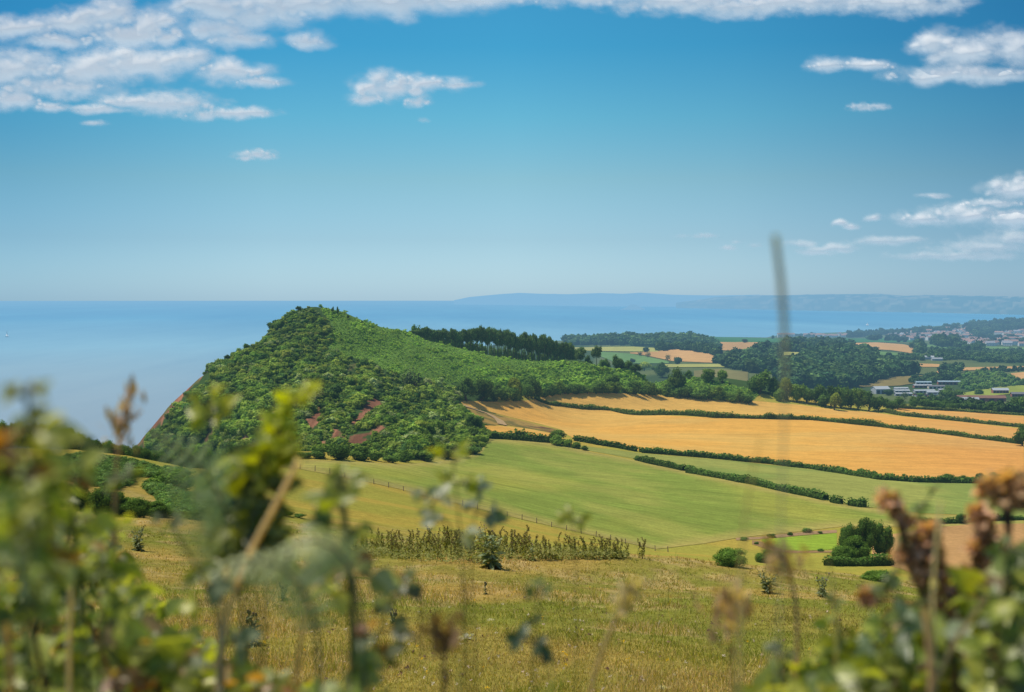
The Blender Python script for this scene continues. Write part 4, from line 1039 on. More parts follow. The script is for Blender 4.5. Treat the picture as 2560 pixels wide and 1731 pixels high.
# ------------------------------------------------------------------ farm and industrial buildings
def mb_box(x0, x1, y0, y1, z0, z1):
    v = np.array([(x, y, z) for x in (x0, x1) for y in (y0, y1) for z in (z0, z1)], float)
    f = np.array([(0,1,3,2),(4,6,7,5),(0,4,5,1),(2,3,7,6),(0,2,6,4),(1,5,7,3)]); return v, f
def shed_meshes(w, d, h, roofh, wallm, roofm):
    v, f = mb_box(-w/2, w/2, -d/2, d/2, -1, h)
    g = np.array([(-w/2,-d/2,h),(-w/2,d/2,h),(-w/2,0,h+roofh),(w/2,-d/2,h),(w/2,d/2,h),(w/2,0,h+roofh)])
    wall = mesh_np('wall', np.concatenate([v, g]), [f, np.array([(8,9,10),(11,13,12)])], wallm)
    o = .5; rv = np.array([(-w/2-o,-d/2-o,h-.25),(w/2+o,-d/2-o,h-.25),(w/2+o,0,h+roofh+.05),(-w/2-o,0,h+roofh+.05),(w/2+o,d/2+o,h-.25),(-w/2-o,d/2+o,h-.25)])
    top = np.concatenate([rv, rv - np.array([0, 0, .22])])
    rf = np.array([(0,1,2,3),(3,2,4,5),(9,8,7,6),(11,10,8,9),(0,6,7,1),(4,10,11,5),(1,7,8,2),(2,8,10,4),(5,11,9,3),(3,9,6,0)])
    return wall, mesh_np('roof', top, rf, roofm)
W_WHITE = plain_mat('white_cladding', (.33,.35,.37)); W_BRICK = plain_mat('red_brick', (.30,.12,.085)); W_CREAM = plain_mat('cream_render', (.62,.55,.45)); W_GREY = plain_mat('grey_cladding', (.30,.32,.34))
R_GREY = plain_mat('grey_sheet_roof', (.30,.33,.36)); R_PALE = plain_mat('pale_sheet_roof', (.34,.38,.41)); R_BROWN = plain_mat('brown_tile_roof', (.20,.11,.08)); R_SLATE = plain_mat('slate_roof', (.15,.15,.17)); R_BLUE = plain_mat('blue_grey_roof', (.26,.36,.42)); DARKG = plain_mat('window_dark', (.04,.05,.06))
def shed(px, py, w, d, h, rh, rot, wm, rm, label, doors=0, dmin=1060, group='sheds of the industrial yard', name='shed'):
    w *= .45; d *= .45; h *= .62; rh *= .5
    p = hit([px], [py], dmin)[0]
    e = empty(name, p, label, 'building', group); e.rotation_euler = (0, 0, rot)
    a, b = shed_meshes(w, d, h, rh, wm, rm); link('wall', a, e); link('roof', b, e)
    for k in range(doors):
        x = -w / 2 + w * (k + .5) / doors; v, f = mb_box(x - min(2.2, w / doors * .3), x + min(2.2, w / doors * .3), -d/2 - .06, -d/2 + .05, 0, h * .72)
        link('door', mesh_np('door', v, f, DARKG), e)
    return e
shed(2201, 985, 36, 26, 9, 5, .25, W_WHITE, R_PALE, 'large white gabled shed at the left end of the yard', 3)
for px, py, w, d, h, rh, rot, wm, rm, lab, dr in (
    (2252,976,34,12,4,2,.1,W_GREY,R_PALE,'long pale roofed shed nearest the white gabled one, back row',5),(2254,982,36,12,4,2,.1,W_WHITE,R_PALE,'pale roofed shed in the second row by the white gabled one',4),(2258,990,38,12,4,2,.1,W_GREY,R_GREY,'grey roofed shed in the front row by the white gabled one',4),
    (2308,962,40,12,5,2,.05,W_WHITE,R_BLUE,'white walled shed with blue grey roof at the back of the yard',4),(2306,970,46,14,5,2,.05,W_BRICK,R_GREY,'brick shed with grey roof in the middle row of the yard',4),
    (2372,962,58,14,6,2,-.05,W_BRICK,R_BLUE,'red brick shed with long blue grey roof, right end of the back row',6),(2340,972,40,14,5,2,.0,W_CREAM,R_SLATE,'cream shed with a slate roof in the yard',4),
    (2310,982,50,14,4,2,.12,W_WHITE,R_PALE,'wide pale roofed shed in the yard\'s front row',5),(2336,986,36,13,4,2,.0,W_GREY,R_PALE,'low pale shed beside the sandy floor of the yard',3),(2362,980,30,12,4,2,.0,W_WHITE,R_GREY,'small white shed near the dark tree in the yard',3)):
    shed(px, py, w, d, h, rh, rot, wm, rm, lab, dr)
r_ = np.random.default_rng(31)
car_cols = [plain_mat('car_paint_white', (.7,.7,.72), .35), plain_mat('car_paint_dark', (.06,.07,.09), .35), plain_mat('car_paint_red', (.4,.05,.04), .35)]
vb, fb = mb_box(-2.2, 2.2, -.9, .9, .25, .85); vc, fc2 = mb_box(-1.3, 1.2, -.78, .78, .85, 1.5); vc[(vc[:, 2] > 1.2), 0] *= .75
car_me = []
for cm in car_cols:
    cv = np.concatenate([vb, vc]); car_me.append(mesh_np('car_body', cv, np.concatenate([fb, fc2 + 8]), [cm, DARKG], matidx=[0] * 6 + [1] * 6))
for k in range(16):
    p = hit([r_.uniform(2285, 2345)], [r_.uniform(987, 992)], 1060)[0]
    o = link('parked_car', car_me[k % 3], None, p); o.rotation_euler = (0, 0, r_.uniform(-.2, .2) + 1.57 * (k % 2))
    tag(o, 'car parked on the industrial yard', 'car', 'cars parked on the industrial yard')
for px, py, w, d, h, rh, wm, rm, lab in ((2452,1004,96,20,6,4,W_BRICK,R_BROWN,'long red brick barn with brown grey roof at the far right'),(2420,1006,40,14,5,3,W_BRICK,R_GREY,'shorter brick barn on the left end of the long one'),(2500,985,36,18,7,4,W_BRICK,R_PALE,'brick house with pale roof behind the long barn'),(2545,992,30,14,5,3,W_BRICK,R_SLATE,'small brick barn by the picture edge')):
    shed(px, py, w, d, h, rh, -.06, wm, rm, lab, 5, group='red brick farm on the right', name='barn')
shed(2317, 899, 45, 18, 6, 4, .0, W_WHITE, R_PALE, 'white roofed farm shed among dark trees below the town', 0, group=None, name='barn')
shed(2342, 902, 36, 14, 5, 3, .1, W_WHITE, R_GREY, 'grey roofed farm shed beside the white roofed one', 0, group=None, name='barn')
# houses of the seaside town
def house_mesh(w, d, h, rh, wm, rm):
    a, b = shed_meshes(w, d, h, rh, wm, rm)
    bm = bmesh.new(); bm.from_mesh(a); n0 = len(bm.faces); bm.from_mesh(b); bm.faces.ensure_lookup_table()
    vch, fch = mb_box(w*.28, w*.36, -.6, .6, h, h + rh + 1.3)
    bv = [bm.verts.new(x) for x in vch]
    for f in fch: bm.faces.new([bv[i] for i in f])
    bm.faces.ensure_lookup_table()
    for i, f in enumerate(bm.faces): f.material_index = 0 if (i < n0 or i >= n0 + 10) else 1
    k = len(bm.faces)
    for wx_ in (-w*.3, 0, w*.3):
        for z_ in (1.0, 3.6):
            vw, fw = mb_box(wx_ - .7, wx_ + .7, -d/2 - .05, -d/2 + .02, z_, z_ + 1.4); bv = [bm.verts.new(x) for x in vw]
            for f in fw: bm.faces.new([bv[i] for i in f]).material_index = 2
    me = bpy.data.meshes.new('house'); bm.to_mesh(me); bm.free()
    for m_ in (wm, rm, DARKG): me.materials.append(m_)
    return me
T_WHITE = plain_mat('town_white_render', (.58,.55,.50)); T_PINK = plain_mat('town_pink_brick', (.50,.30,.25)); T_ROOF = plain_mat('town_tile_roof', (.30,.19,.16)); T_ROOF2 = plain_mat('town_slate_roof', (.27,.27,.30))
HM = [house_mesh(15, 10, 6.5, 4, T_WHITE, T_ROOF), house_mesh(13, 10, 6.5, 4, T_PINK, T_ROOF), house_mesh(20, 11, 7, 4, T_WHITE, T_ROOF2), house_mesh(26, 12, 9, 4, T_WHITE, T_ROOF)]
TOWN = [Z8([(330,240),(620,225),(620,245),(330,250)]), Z8([(980,225),(1300,215),(1600,230),(1640,290),(1300,280),(1000,262)]), Z8([(1500,200),(1720,140),(1800,170),(1800,270),(1650,260),(1500,230)]),
        Z8([(1640,290),(1800,270),(2000,290),(2330,310),(2330,335),(2000,330),(1700,312)]), Z8([(2050,205),(2330,190),(2330,300),(2100,290)]), Z8([(1040,205),(1500,195),(1500,225),(1040,215)])]
hp_list = []
for k, poly in enumerate(TOWN):
    px, py, h = fill_poly(poly, [9, 11, 10, 9, 14, 14][k], [4, 5, 6, 4, 6, 4][k], 300 + k, 2500, 7000)
    hp_list += [tuple(x) for x in h]
r_ = np.random.default_rng(33); r_.shuffle(hp_list)
for k, p in enumerate(hp_list[:190]):
    o = link('house', HM[[0, 1, 0, 2, 3, 0][k % 6]], None, p); o.rotation_euler = (0, 0, r_.uniform(-.6, .6) + (1.57 if k % 5 == 0 else 0))
    tag(o, 'pale house among the trees of the seaside town', 'house', 'houses of the seaside town')
T_DW = [(0.035,0.070,0.036),(0.05,0.09,0.04),(0.028,0.056,0.032)]
wood(Z8([(620,225),(700,205),(900,205),(1150,205),(1200,190),(1500,175),(1560,150),(1700,150),(1720,180),(1500,210),(1300,225),(1000,240),(640,250)]), 6.5, 3.5, 17, T_DW, 'dark trees along the seaward edge of the town', 71, 2500)
wood(Z8([(1720,150),(1800,125),(2100,100),(2330,95),(2330,190),(2050,205),(1900,250),(1800,240),(1790,170)]), 6, 4, 19, T_DW, 'wooded hill above the town at the far right', 72, 2500)
wood(Z8([(1000,240),(1640,230),(1640,290),(1300,285),(1000,265)]), 12, 6, 14, T_DW, 'garden trees among the town\'s houses', 73, 2500)
wood(Z8([(1640,260),(2330,240),(2330,335),(1700,310)]), 13, 6, 14, T_DW, 'garden trees among the houses at the right of town', 74, 2500)
wood(Z8([(820,265),(930,262),(940,280),(830,285)]), 6, 3, 14, T_DW, 'hedgerow clump below the town', 75, 2500)
wood(Z8([(980,265),(1170,270),(1170,300),(990,290)]), 6, 4, 15, T_DW, 'trees in front of the town on the coastal pasture', 76, 2500)
wood(Z8([(90,235),(330,228),(330,245),(90,245)]), 7, 3, 13, T_DW, 'trees around the red roofs at the left end of town', 77, 2500)
for px, b, t, w, kd, lab in ((2149,838,824,10,'sparse','umbrella shaped tree rising over the seaward edge of the town'),(2201,836,821,9,'blue','tall narrow tree over the roofs near the town\'s left end'),(2361,822,808,12,'blue','tall tree on the town skyline right of centre')):
    tree(px, b, t, w, kd, lab, dmin=2500)
for px, py in ((1958,843),(1972,843),(2016,842),(2032,842),(2046,842)):
    p = hit([px], [py], 2500)[0]; o = link('house', HM[1 if px > 1990 else 3], None, p); o.scale = (1.7, 1.3, 1.2)
    tag(o, 'large red roofed house at the left end of the town by the coast', 'house', 'red roofed houses at the left end of town')
# daymark tower on the coast
p = hit([1728], [844], 2500)[0]
v, f = mb_box(-3, 3, -3, 3, -1, 16); v[v[:, 2] > 5, :2] *= .8; v2, f2 = mb_box(-3, 3, -3, 3, 16, 17.5)
e = empty('daymark_tower', p, 'small dark square tower on the coast skyline', 'tower')
link('wall', mesh_np('wall', v, f, plain_mat('dark_stone', (.10,.085,.08))), e); link('cap', mesh_np('cap', v2, f2, DARKG), e)
# pale cliff glimpsed behind the pines
# ------------------------------------------------------------------ boats
SAIL = plain_mat('sailcloth', (.95,.93,.90), haze=.15); HULL = plain_mat('boat_hull', (.16,.17,.20), .4)
def boat(px, py, hpx, label):
    a, b = ray(px, py); d = -ZC / b
    e = empty('sailing_boat', (a * d, d, 0), label, 'boat'); e.rotation_euler = (0, 0, -.6)
    s = 1.35 * hpx / FPX * d / 12.0; e.scale = (s, s, s)
    st = np.linspace(-4.5, 5, 9); wv = np.array([.9, 1.3, 1.5, 1.6, 1.5, 1.3, 1.0, .55, .05])
    V_ = np.stack([np.stack([st, wv * q, np.full(9, z)], 1) for q, z in ((-1, 1.1), (-.7, 0), (0, -.5), (.7, 0), (1, 1.1))], 1)
    link('hull', mesh_np('hull', V_.reshape(-1, 3), np.concatenate([grid_faces(9, 5), np.array([[i*5, (i+1)*5, (i+1)*5+4, i*5+4] for i in range(8)])]), HULL), e)
    vm_, fm_ = tube([(0.6, 0, 1), (0.6, 0, 12)], [.1, .07], 6); link('mast', mesh_np('mast', vm_, fm_, HULL), e)
    zz = np.linspace(0, 1, 8)
    def sail(name, p0, p1, top):
        A_ = np.array(p0)[None] * (1 - zz[:, None]) + np.array(top) * zz[:, None]; B_ = np.array(p1)[None] * (1 - zz[:, None]) + np.array(top) * zz[:, None]
        mid = (A_ + B_) / 2 + np.array([0, .55, 0]) * np.sin(zz * 3.1)[:, None]
        link(name, mesh_np(name, np.stack([A_, mid, B_], 1).reshape(-1, 3), grid_faces(8, 3), SAIL, None, True), e)
    sail('main_sail', (.5, 0, 2), (-4.2, .7, 2), (.55, 0, 11.8)); sail('jib_sail', (4.7, 0, 1.5), (1.0, .8, 1.6), (.75, 0, 10.5))
boat(17, 843, 11.5, 'white sailing boat on the open sea at the far left')
boat(2168, 815, 7, 'tiny white sailing boat off the town')
boat(2024, 771, 4, 'speck of a white sail near the far shore, nearer the blurred stem')
boat(2237, 774, 4, 'speck of a white sail under the far shore hills on the right')

# ------------------------------------------------------------------ post and wire fence
WOOD = plain_mat('weathered_wood', (.17,.12,.085)); WIRE = plain_mat('fence_wire', (.25,.22,.2), .5)
fl = [(600,1156),(690,1167),(740,1173),(910,1205),(1000,1226),(1100,1251),(1200,1276),(1300,1299),(1400,1323),(1500,1345),(1570,1361),(1640,1378),(1700,1392)]
hf = hit([p[0] for p in fl], [p[1] for p in fl], 200); pxs = np.arange(602, 1700, 37.0)
fx = np.interp(pxs, [p[0] for p in fl], hf[:, 0]); fy = np.interp(pxs, [p[0] for p in fl], hf[:, 1]); fz = ground(fx, fy)
e = empty('wire_fence', (fx[0], fy[0], fz[0]), 'post and wire fence with dark posts between tawny pasture and green field', 'fence')
pv, pf = tube([(0, 0, -.3), (0, 0, .9), (0, 0, 1.25)], [.065, .06, .055], 6); pme = mesh_np('post', pv, pf, WOOD)
for k in range(len(pxs)):
    o = link('post', pme, e, (fx[k] - fx[0], fy[k] - fy[0], fz[k] - fz[0])); o.rotation_euler = (random.uniform(-.06, .06), random.uniform(-.06, .06), 0); o.scale = (1.25, 1.25, random.uniform(.85, 1.15))
for z in (.45, .8, 1.1):
    v, f = tube(np.stack([fx - fx[0], fy - fy[0], fz - fz[0] + z], 1), .012, 4); link('wire', mesh_np('wire', v, f, WIRE), e)
# ------------------------------------------------------------------ near pasture: bracken, gorse, nettles, thistles, grass
P_FERN = [crown(400 + k, 190, .13, nl=7, w=.5, z0=.0, lobe=.24, hull=.7, flat=.6, dark=.5, loose=.3) for k in range(4)]
for i, (poly, lab) in enumerate((([(100,1160),(200,1143),(300,1152),(385,1172),(372,1184),(330,1181),(310,1192),(332,1206),(322,1217),(285,1226),(200,1210),(110,1190)], 'bracken covering the left slope under the cliff edge trees'),
        ([(335,1187),(380,1178),(455,1178),(460,1190),(430,1194),(345,1194)], 'narrow tongue of bracken beside the grassy path'),
        ([(360,1219),(402,1212),(440,1236),(486,1250),(530,1288),(524,1298),(470,1299),(420,1290),(400,1250)], 'rounded bank of pale green bracken at the pasture\'s left edge'))):
    px, py, h = fill_poly(poly, 4.5, 2.6, 60 + i, 70, 320)
    n = len(px); r = np.random.default_rng(60 + i); sz = r.uniform(.5, .95, n); sxy = r.uniform(.9, 1.6, n)
    T = tints(n, [(0.135,0.235,0.075),(0.165,0.265,0.085),(0.095,0.175,0.055)], [3, 2, 2], 61 + i, .14)
    tag(link('bracken', scatter('bracken', P_FERN, h, sxy, sz, T, FERN_M, 62 + i)), lab, 'bracken', kind='stuff')

# ---- generic small-leaf placing with full frames
def place(pv, pf, org, X, Y, Z, s, col):
    n, k = len(org), len(pv)
    s = np.broadcast_to(np.asarray(s, float), (n,))[:, None, None]
    v = org[:, None] + s * (pv[None, :, 0:1] * X[:, None] + pv[None, :, 1:2] * Y[:, None] + pv[None, :, 2:3] * Z[:, None])
    f = pf[None] + (np.arange(n) * k)[:, None, None]
    return v.reshape(-1, 3), f.reshape(-1, pf.shape[1]), np.repeat(col, k, 0)
def frames(direction, r, up=(0, 0, 1), roll=.5):
    """leaf frames: Y along the leaf, Z its upper face"""
    Y = unit(direction); u = np.broadcast_to(np.asarray(up, float), Y.shape) + r.normal(0, roll, Y.shape)
    X = unit(np.cross(Y, u)); Z = np.cross(X, Y); return X, Y, Z
def leaf_proto(nx=3, ny=6, w=.32, droop=.22, fold=.12, tooth=.0, pw=.75):
    V_ = []
    for j in range(ny):
        t = j / (ny - 1); hw = w * (math.sin(math.pi * min(1, t ** pw * .96 + .02))) * (1 + tooth * (j % 2))
        for i in range(nx):
            q = i / (nx - 1) * 2 - 1
            V_.append((q * hw, t, abs(q) * fold * hw / w - droop * t * t))
    return np.array(V_), grid_faces(ny, nx)[:, ::-1]
LEAF, LEAF_F = leaf_proto(3, 7, .34, .25, .14, .10)
NARROW, NARROW_F = leaf_proto(3, 5, .13, .35, .05)
GRASSB = np.array([(-.5, 0, 0), (.5, 0, 0), (.32, .6, .0), (-.32, .6, 0), (0.05, 1, 0)])

def leafy_mat(name, transl=.35, gloss=.07, rough=.38):
    m, nt, N, L = nodes(name)
    at = N.new('ShaderNodeVertexColor'); at.layer_name = 'Col'
    f = noise_node(nt, 160, 3); vein = ramp(nt, f, [(.35, (.85,) * 3), (.65, (1.12,) * 3)])
    c = mixc(nt, at.outputs[0], vein, 1.0, 'MULTIPLY')
    d = N.new('ShaderNodeBsdfDiffuse'); L.new(c, d.inputs[0])
    t = N.new('ShaderNodeBsdfTranslucent'); L.new(mixc(nt, c, (1.7, 1.6, .35), 1.0, 'MULTIPLY'), t.inputs[0])
    mx = N.new('ShaderNodeMixShader'); mx.inputs[0].default_value = transl; L.new(d.outputs[0], mx.inputs[1]); L.new(t.outputs[0], mx.inputs[2])
    g = N.new('ShaderNodeBsdfGlossy'); g.inputs['Roughness'].default_value = rough
    m2 = N.new('ShaderNodeMixShader'); m2.inputs[0].default_value = gloss; L.new(mx.outputs[0], m2.inputs[1]); L.new(g.outputs[0], m2.inputs[2])
    o = N.new('ShaderNodeOutputMaterial'); L.new(m2.outputs[0], o.inputs[0]); return m
LEAFM = leafy_mat('plant_leaf_mat', .52, .045, .42); STEMM = leafy_mat('plant_stem_mat', .05, .05, .5); DRYM = leafy_mat('dry_plant_mat', .42, .02, .6)
GRASSM = leafy_mat('grass_mat', .30, .02, .6)

# ---- nettles
def nettle_mesh(seed):
    r = np.random.default_rng(seed); H = r.uniform(.85, 1.15)
    path = np.array([(r.normal(0, .02) * k, r.normal(0, .02) * k, H * k / 5) for k in range(6)])
    sv, sf = tube(path, np.linspace(.010, .005, 6), 5)
    parts = [(sv, sf, np.tile([[.16, .12, .06]], (len(sv), 1)))]
    zz = np.repeat(np.linspace(.18, .98, 11), 2); k = np.arange(len(zz)); an = (k % 2) * math.pi + (k // 2) * 1.57 + r.normal(0, .3, len(zz))
    org = np.stack([np.interp(zz * H, path[:, 2], path[:, 0]), np.interp(zz * H, path[:, 2], path[:, 1]), zz * H], 1)
    X, Y, Z = frames(np.stack([np.cos(an), np.sin(an), r.uniform(-.5, .15, len(zz))], 1), r, roll=.3)
    col = lerp3(np.array([.17, .19, .04]), np.array([.28, .28, .06]), r.random(len(zz))) * r.uniform(.8, 1.2, (len(zz), 1))
    parts.append(place(LEAF, LEAF_F, org, X, Y, Z, .145 * (1.15 - .6 * zz), col))
    # brown-purple flower tassels hanging near the top
    n = 26; z2 = r.uniform(.62, 1.0, n); a2 = r.uniform(0, 6.28, n)
    org = np.stack([np.interp(z2 * H, path[:, 2], path[:, 0]), np.interp(z2 * H, path[:, 2], path[:, 1]), z2 * H], 1)
    X, Y, Z = frames(np.stack([np.cos(a2), np.sin(a2), r.uniform(-1.2, .4, n)], 1), r)
    parts.append(place(NARROW * np.array([1.6, 1, 1]), NARROW_F, org, X, Y, Z, .085, lerp3(np.array([.15, .085, .05]), np.array([.17, .15, .05]), r.random(n))))
    v, f, c = cat_meshes(parts); return mesh_np('nettle_plant', v, f, GRASSM, c)
NET = [nettle_mesh(700 + k) for k in range(8)]
r = np.random.default_rng(70); cnt = 0
front = [(860,1385),(930,1392),(1000,1402),(1100,1408),(1200,1412),(1300,1404),(1400,1402),(1500,1400),(1620,1398)]
backl = [(860,1362),(930,1362),(1000,1364),(1100,1362),(1200,1362),(1300,1366),(1400,1376),(1500,1386),(1620,1396)]
while cnt < 300:
    px = r.uniform(868, 1612); 
    if px > 1480 and r.random() < (px - 1480) / 170: continue
    t = r.random() ** .8; py = interp_line(front, px) * (1 - t) + interp_line(backl, px) * t
    p = hit([px], [py], 20, 120)[0]
    if np.isnan(p[0]): continue
    o = link('nettle_plant', NET[cnt % 8], None, p); s = r.uniform(.55, 1.08) * (1.08 if 1050 < px < 1350 else .92); o.scale = (s * .95, s * .95, s); o.rotation_euler = (r.normal(0, .06), r.normal(0, .06), r.uniform(0, 6.28))
    tag(o, 'nettle plant in the dense patch across the middle of the pasture', 'nettle', 'nettles in the pasture'); cnt += 1

px = r.uniform(862, 1560, 1000); t = r.random(1000); py = np.interp(px, [q[0] for q in front], [q[1] for q in front]) * (1 - t) + np.interp(px, [q[0] for q in backl], [q[1] for q in backl]) * t
h = hit(px, py, 20, 120); h = h[~np.isnan(h[:, 0])]; vs_ = []
P = np.repeat(h, 12, 0) + r.normal(0, 1, (len(h) * 12, 3)) * np.array([.12, .12, 0]); P[:, 2] += r.uniform(.02, .30, len(P))
v, f, c = cards(P, np.tile([[0, -.4, 1.0]], (len(P), 1)), np.full(len(P), .075), lerp3(np.array([.20, .235, .05]), np.array([.33, .31, .09]), r.random(len(P))), r)
tag(link('nettle_undergrowth', mesh_np('nettle_undergrowth', v, f, GRASSM, c)), 'young nettle leaves filling the patch below the tall stems', 'nettles', kind='stuff')
# ---- thistles
def thistle(px, base, top, label, stems=3, purple=True, dark=1.0, seed=1, spread=.22, name='thistle_plant'):
    r = np.random.default_rng(seed); p = hit([px], [base], 8, 160)[0]; H = (base - top) / FPX * p[1]
    e = empty(name, p, label, 'thistle'); e.rotation_euler = (0, 0, r.uniform(0, 6))
    st, lv, hd, tips = [], [], [], []
    for k in range(stems):
        an = k / stems * 6.28 + r.normal(0, .4); sp_ = spread * H * r.uniform(.3, 1.2) * (stems > 1); hh = H * r.uniform(.72, 1.0) if k else H
        path = np.array([(math.cos(an) * sp_ * (t ** 1.3) + r.normal(0, .008), math.sin(an) * sp_ * (t ** 1.3) + r.normal(0, .008), hh * t) for t in np.linspace(0, 1, 7)])
        v, f = tube(path, np.linspace(.012, .006, 7), 5); st.append((v, f, np.tile([[.14, .17, .08]], (len(v), 1))))
        tips.append(path[-1])
        for b in range(3):
            t0 = r.uniform(.5, .9); s0 = np.array([np.interp(t0, np.linspace(0, 1, 7), path[:, q]) for q in range(3)]); a2 = r.uniform(0, 6.28); ln = H * r.uniform(.12, .24)
            e1 = s0 + np.array([math.cos(a2) * .5, math.sin(a2) * .5, .8]) * ln
            v, f = tube(np.array([s0, (s0 + e1) / 2 + np.array([math.cos(a2), math.sin(a2), 0]) * ln * .12, e1]), [.007, .006, .004], 4); st.append((v, f, np.tile([[.14, .17, .08]], (len(v), 1)))); tips.append(e1)
        n = 26; t = r.uniform(.03, .95, n); org = np.stack([np.interp(t, np.linspace(0, 1, 7), path[:, q]) for q in range(3)], 1); a2 = r.uniform(0, 6.28, n)
        X, Y, Z = frames(np.stack([np.cos(a2), np.sin(a2), r.uniform(-.2, .8, n)], 1), r, roll=.5)
        lv.append(place(NARROW * np.array([1.3, 1, 1]), NARROW_F, org, X, Y, Z, H * .26 * (1.25 - .85 * t) * r.uniform(.7, 1.2, n), lerp3(np.array([.17, .22, .10]), np.array([.27, .32, .18]), r.random(n)) * dark))
    n = 26; a2 = r.uniform(0, 6.28, n)
    X, Y, Z = frames(np.stack([np.cos(a2), np.sin(a2), r.uniform(.05, .6, n)], 1), r)
    lv.append(place(NARROW * np.array([1.5, 1, 1]), NARROW_F, np.zeros((n, 3)), X, Y, Z, H * .28, lerp3(np.array([.16, .12, .07]), np.array([.14, .17, .07]), r.random(n)) * dark))
    v, f, c = cat_meshes(st); link('stem', mesh_np('stem', v, f, STEMM, c), e)
    v, f, c = cat_meshes(lv); link('foliage', mesh_np('foliage', v, f, GRASSM, c), e)
    for k, tp in enumerate(tips[:9]):
        rr_ = .016 + .006 * r.random()
        gv = ICO1[0] * rr_ * np.array([1, 1, 1.2]) + tp
        pv = ICO1[0] * rr_ * np.array([1.15, 1.15, .7]) + tp + np.array([0, 0, rr_ * 1.3])
        c = np.concatenate([np.tile([[.13, .15, .07]], (len(gv), 1)), np.tile([[.34, .12, .42] if purple and k % 2 == 0 else [.16, .13, .09]], (len(pv), 1))])
        link('flower_head', mesh_np('flower_head', np.concatenate([gv, pv]), np.concatenate([ICO1[1], ICO1[1] + len(gv)]), DRYM, c), e)
thistle(1226, 1422, 1312, 'big pale grey green thistle in front of the nettle patch, purple heads', 6, True, 1.15, 1, .34)
thistle(1331, 1402, 1352, 'single thistle with one purple head at the front of the nettle patch', 1, True, 1.0, 2)
thistle(1275, 1396, 1366, 'small pale thistle between the big one and the single one', 2, False, 1.2, 3)
thistle(346, 1378, 1314, 'dark bushy thistle standing in the pasture on the left, seen between brambles', 5, False, .8, 4, .3)
thistle(632, 1618, 1526, 'spiky thistle low in the pasture left of centre', 3, False, 1.0, 5, .3)
thistle(708, 1504, 1458, 'small thistle behind the spiky one, left of centre', 2, False, .9, 6, .3)
thistle(984, 1560, 1524, 'low thistle tuft right of the dark bramble shoot', 3, False, .9, 7, .4)
thistle(1214, 1486, 1458, 'tiny upright thistle alone in the grass below the nettles', 1, False, .9, 8)
thistle(1920, 1484, 1420, 'brownish two stemmed thistle clump right of the round bush', 5, False, .75, 9, .45)
thistle(2056, 1494, 1432, 'stout thistle with purple heads, rightmost on the open pasture', 4, True, .85, 10, .3)

# ---- grass over the pasture
r = np.random.default_rng(80)
ng = 60000
px = r.uniform(-60, 2620, ng); py = 1262 + (1790 - 1262) * r.random(ng) ** .85
h = hit(px, py, 7.5, 150); k = ~np.isnan(h[:, 0]) & (h[:, 1] < 135); h = h[k]; n = len(h)
gn1 = fbm(h[:, 0] / 9, h[:, 1] / 9, 5, 31); gn3 = fbm(h[:, 0] / 60, h[:, 1] / 60, 4, 51); patch = fbm(h[:, 0] / 2.2, h[:, 1] / 2.2, 4, 41)
gp = fbm(h[:, 0] / 1.1, h[:, 1] / 2.0, 3, 43)
bl = []; NB = 5
lush = smooth(.5, .68, gp)
for b in range(NB):
    hh = r.uniform(.018, .062, n) * (1 + .9 * (patch > .58)) * (1 + .5 * lush) * np.where(r.random(n) < .03, 2.6, 1); an = r.uniform(0, 6.28, n); lean = r.uniform(.1, .8, n)
    d = np.stack([np.cos(an) * lean, np.sin(an) * lean, np.ones(n)], 1)
    X, Y, Z = frames(d, r, up=(0, -1, .2), roll=.6)
    t = np.clip(smooth(0.34, 0.60, gn1 * .6 + gn3 * .4 + r.normal(0, .06, n)) - .45 * lush, 0, 1)
    c = lerp3(np.array([.30, .315, .05]), np.array([.58, .41, .13]), t); c = lerp3(c, np.array([.66, .49, .24]), np.where(r.random(n) < .10 + .5 * smooth(.50, .64, patch), .75, 0))
    c = lerp3(c, np.array([.30, .19, .09]), np.where(r.random(n) < .04 + .35 * (fbm(h[:, 0] / 3.1, h[:, 1] / 4.0, 3, 47) > .62), .6, 0))
    c = c * r.uniform(.6, 1.3, (n, 1))
    org = h + np.stack([r.normal(0, .06, n), r.normal(0, .06, n), np.full(n, -.02)], 1)
    wd = np.maximum(.006, .00042 * h[:, 1])
    q = GRASSB[None, [0, 1, 2, 3]] ; 
    vv = org[:, None] + q[..., 0:1] * wd[:, None, None] * X[:, None] + q[..., 1:2] * (hh[:, None, None] * 1.6) * Y[:, None]
    bl.append((vv.reshape(-1, 3), np.arange(n * 4).reshape(n, 4), np.repeat(c, 4, 0)))
v, f, c = cat_meshes(bl)
tag(link('grass', mesh_np('grass', v, f, GRASSM, c)), 'dry yellow green grass of the pasture', 'grass', kind='stuff')
# flowering grass stalks, clover and dandelions
def flecks(name, n, size, cols, label, cat, seed, ymin=1300, zoff=.06, nq=5):
    r = np.random.default_rng(seed); px = r.uniform(-40, 2600, n); py = ymin + (1760 - ymin) * r.random(n)
    h = hit(px, py, 7.5, 140); h = h[~np.isnan(h[:, 0])]; n = len(h); P = np.repeat(h, nq, 0) + r.normal(0, size * .5, (n * nq, 3)); P[:, 2] += zoff
    c = np.repeat(np.array(cols)[r.integers(0, len(cols), n)], nq, 0) * r.uniform(.8, 1.1, (n * nq, 1))
    v, f, c = cards(P, np.tile([[0, -.5, 1.0]], (n * nq, 1)), np.full(n * nq, size), c, r)
    tag(link(name, mesh_np(name, v, f, DRYM, c)), label, cat, kind='stuff')
flecks('clover_flowers', 520, .022, [(.62,.55,.48),(.66,.52,.46),(.5,.42,.33)], 'pale clover heads scattered through the pasture', 'clover', 90)
flecks('hawkbit_flowers', 60, .022, [(.75,.50,.02)], 'small yellow flowers dotted through the pasture', 'flowers', 91, 1420)
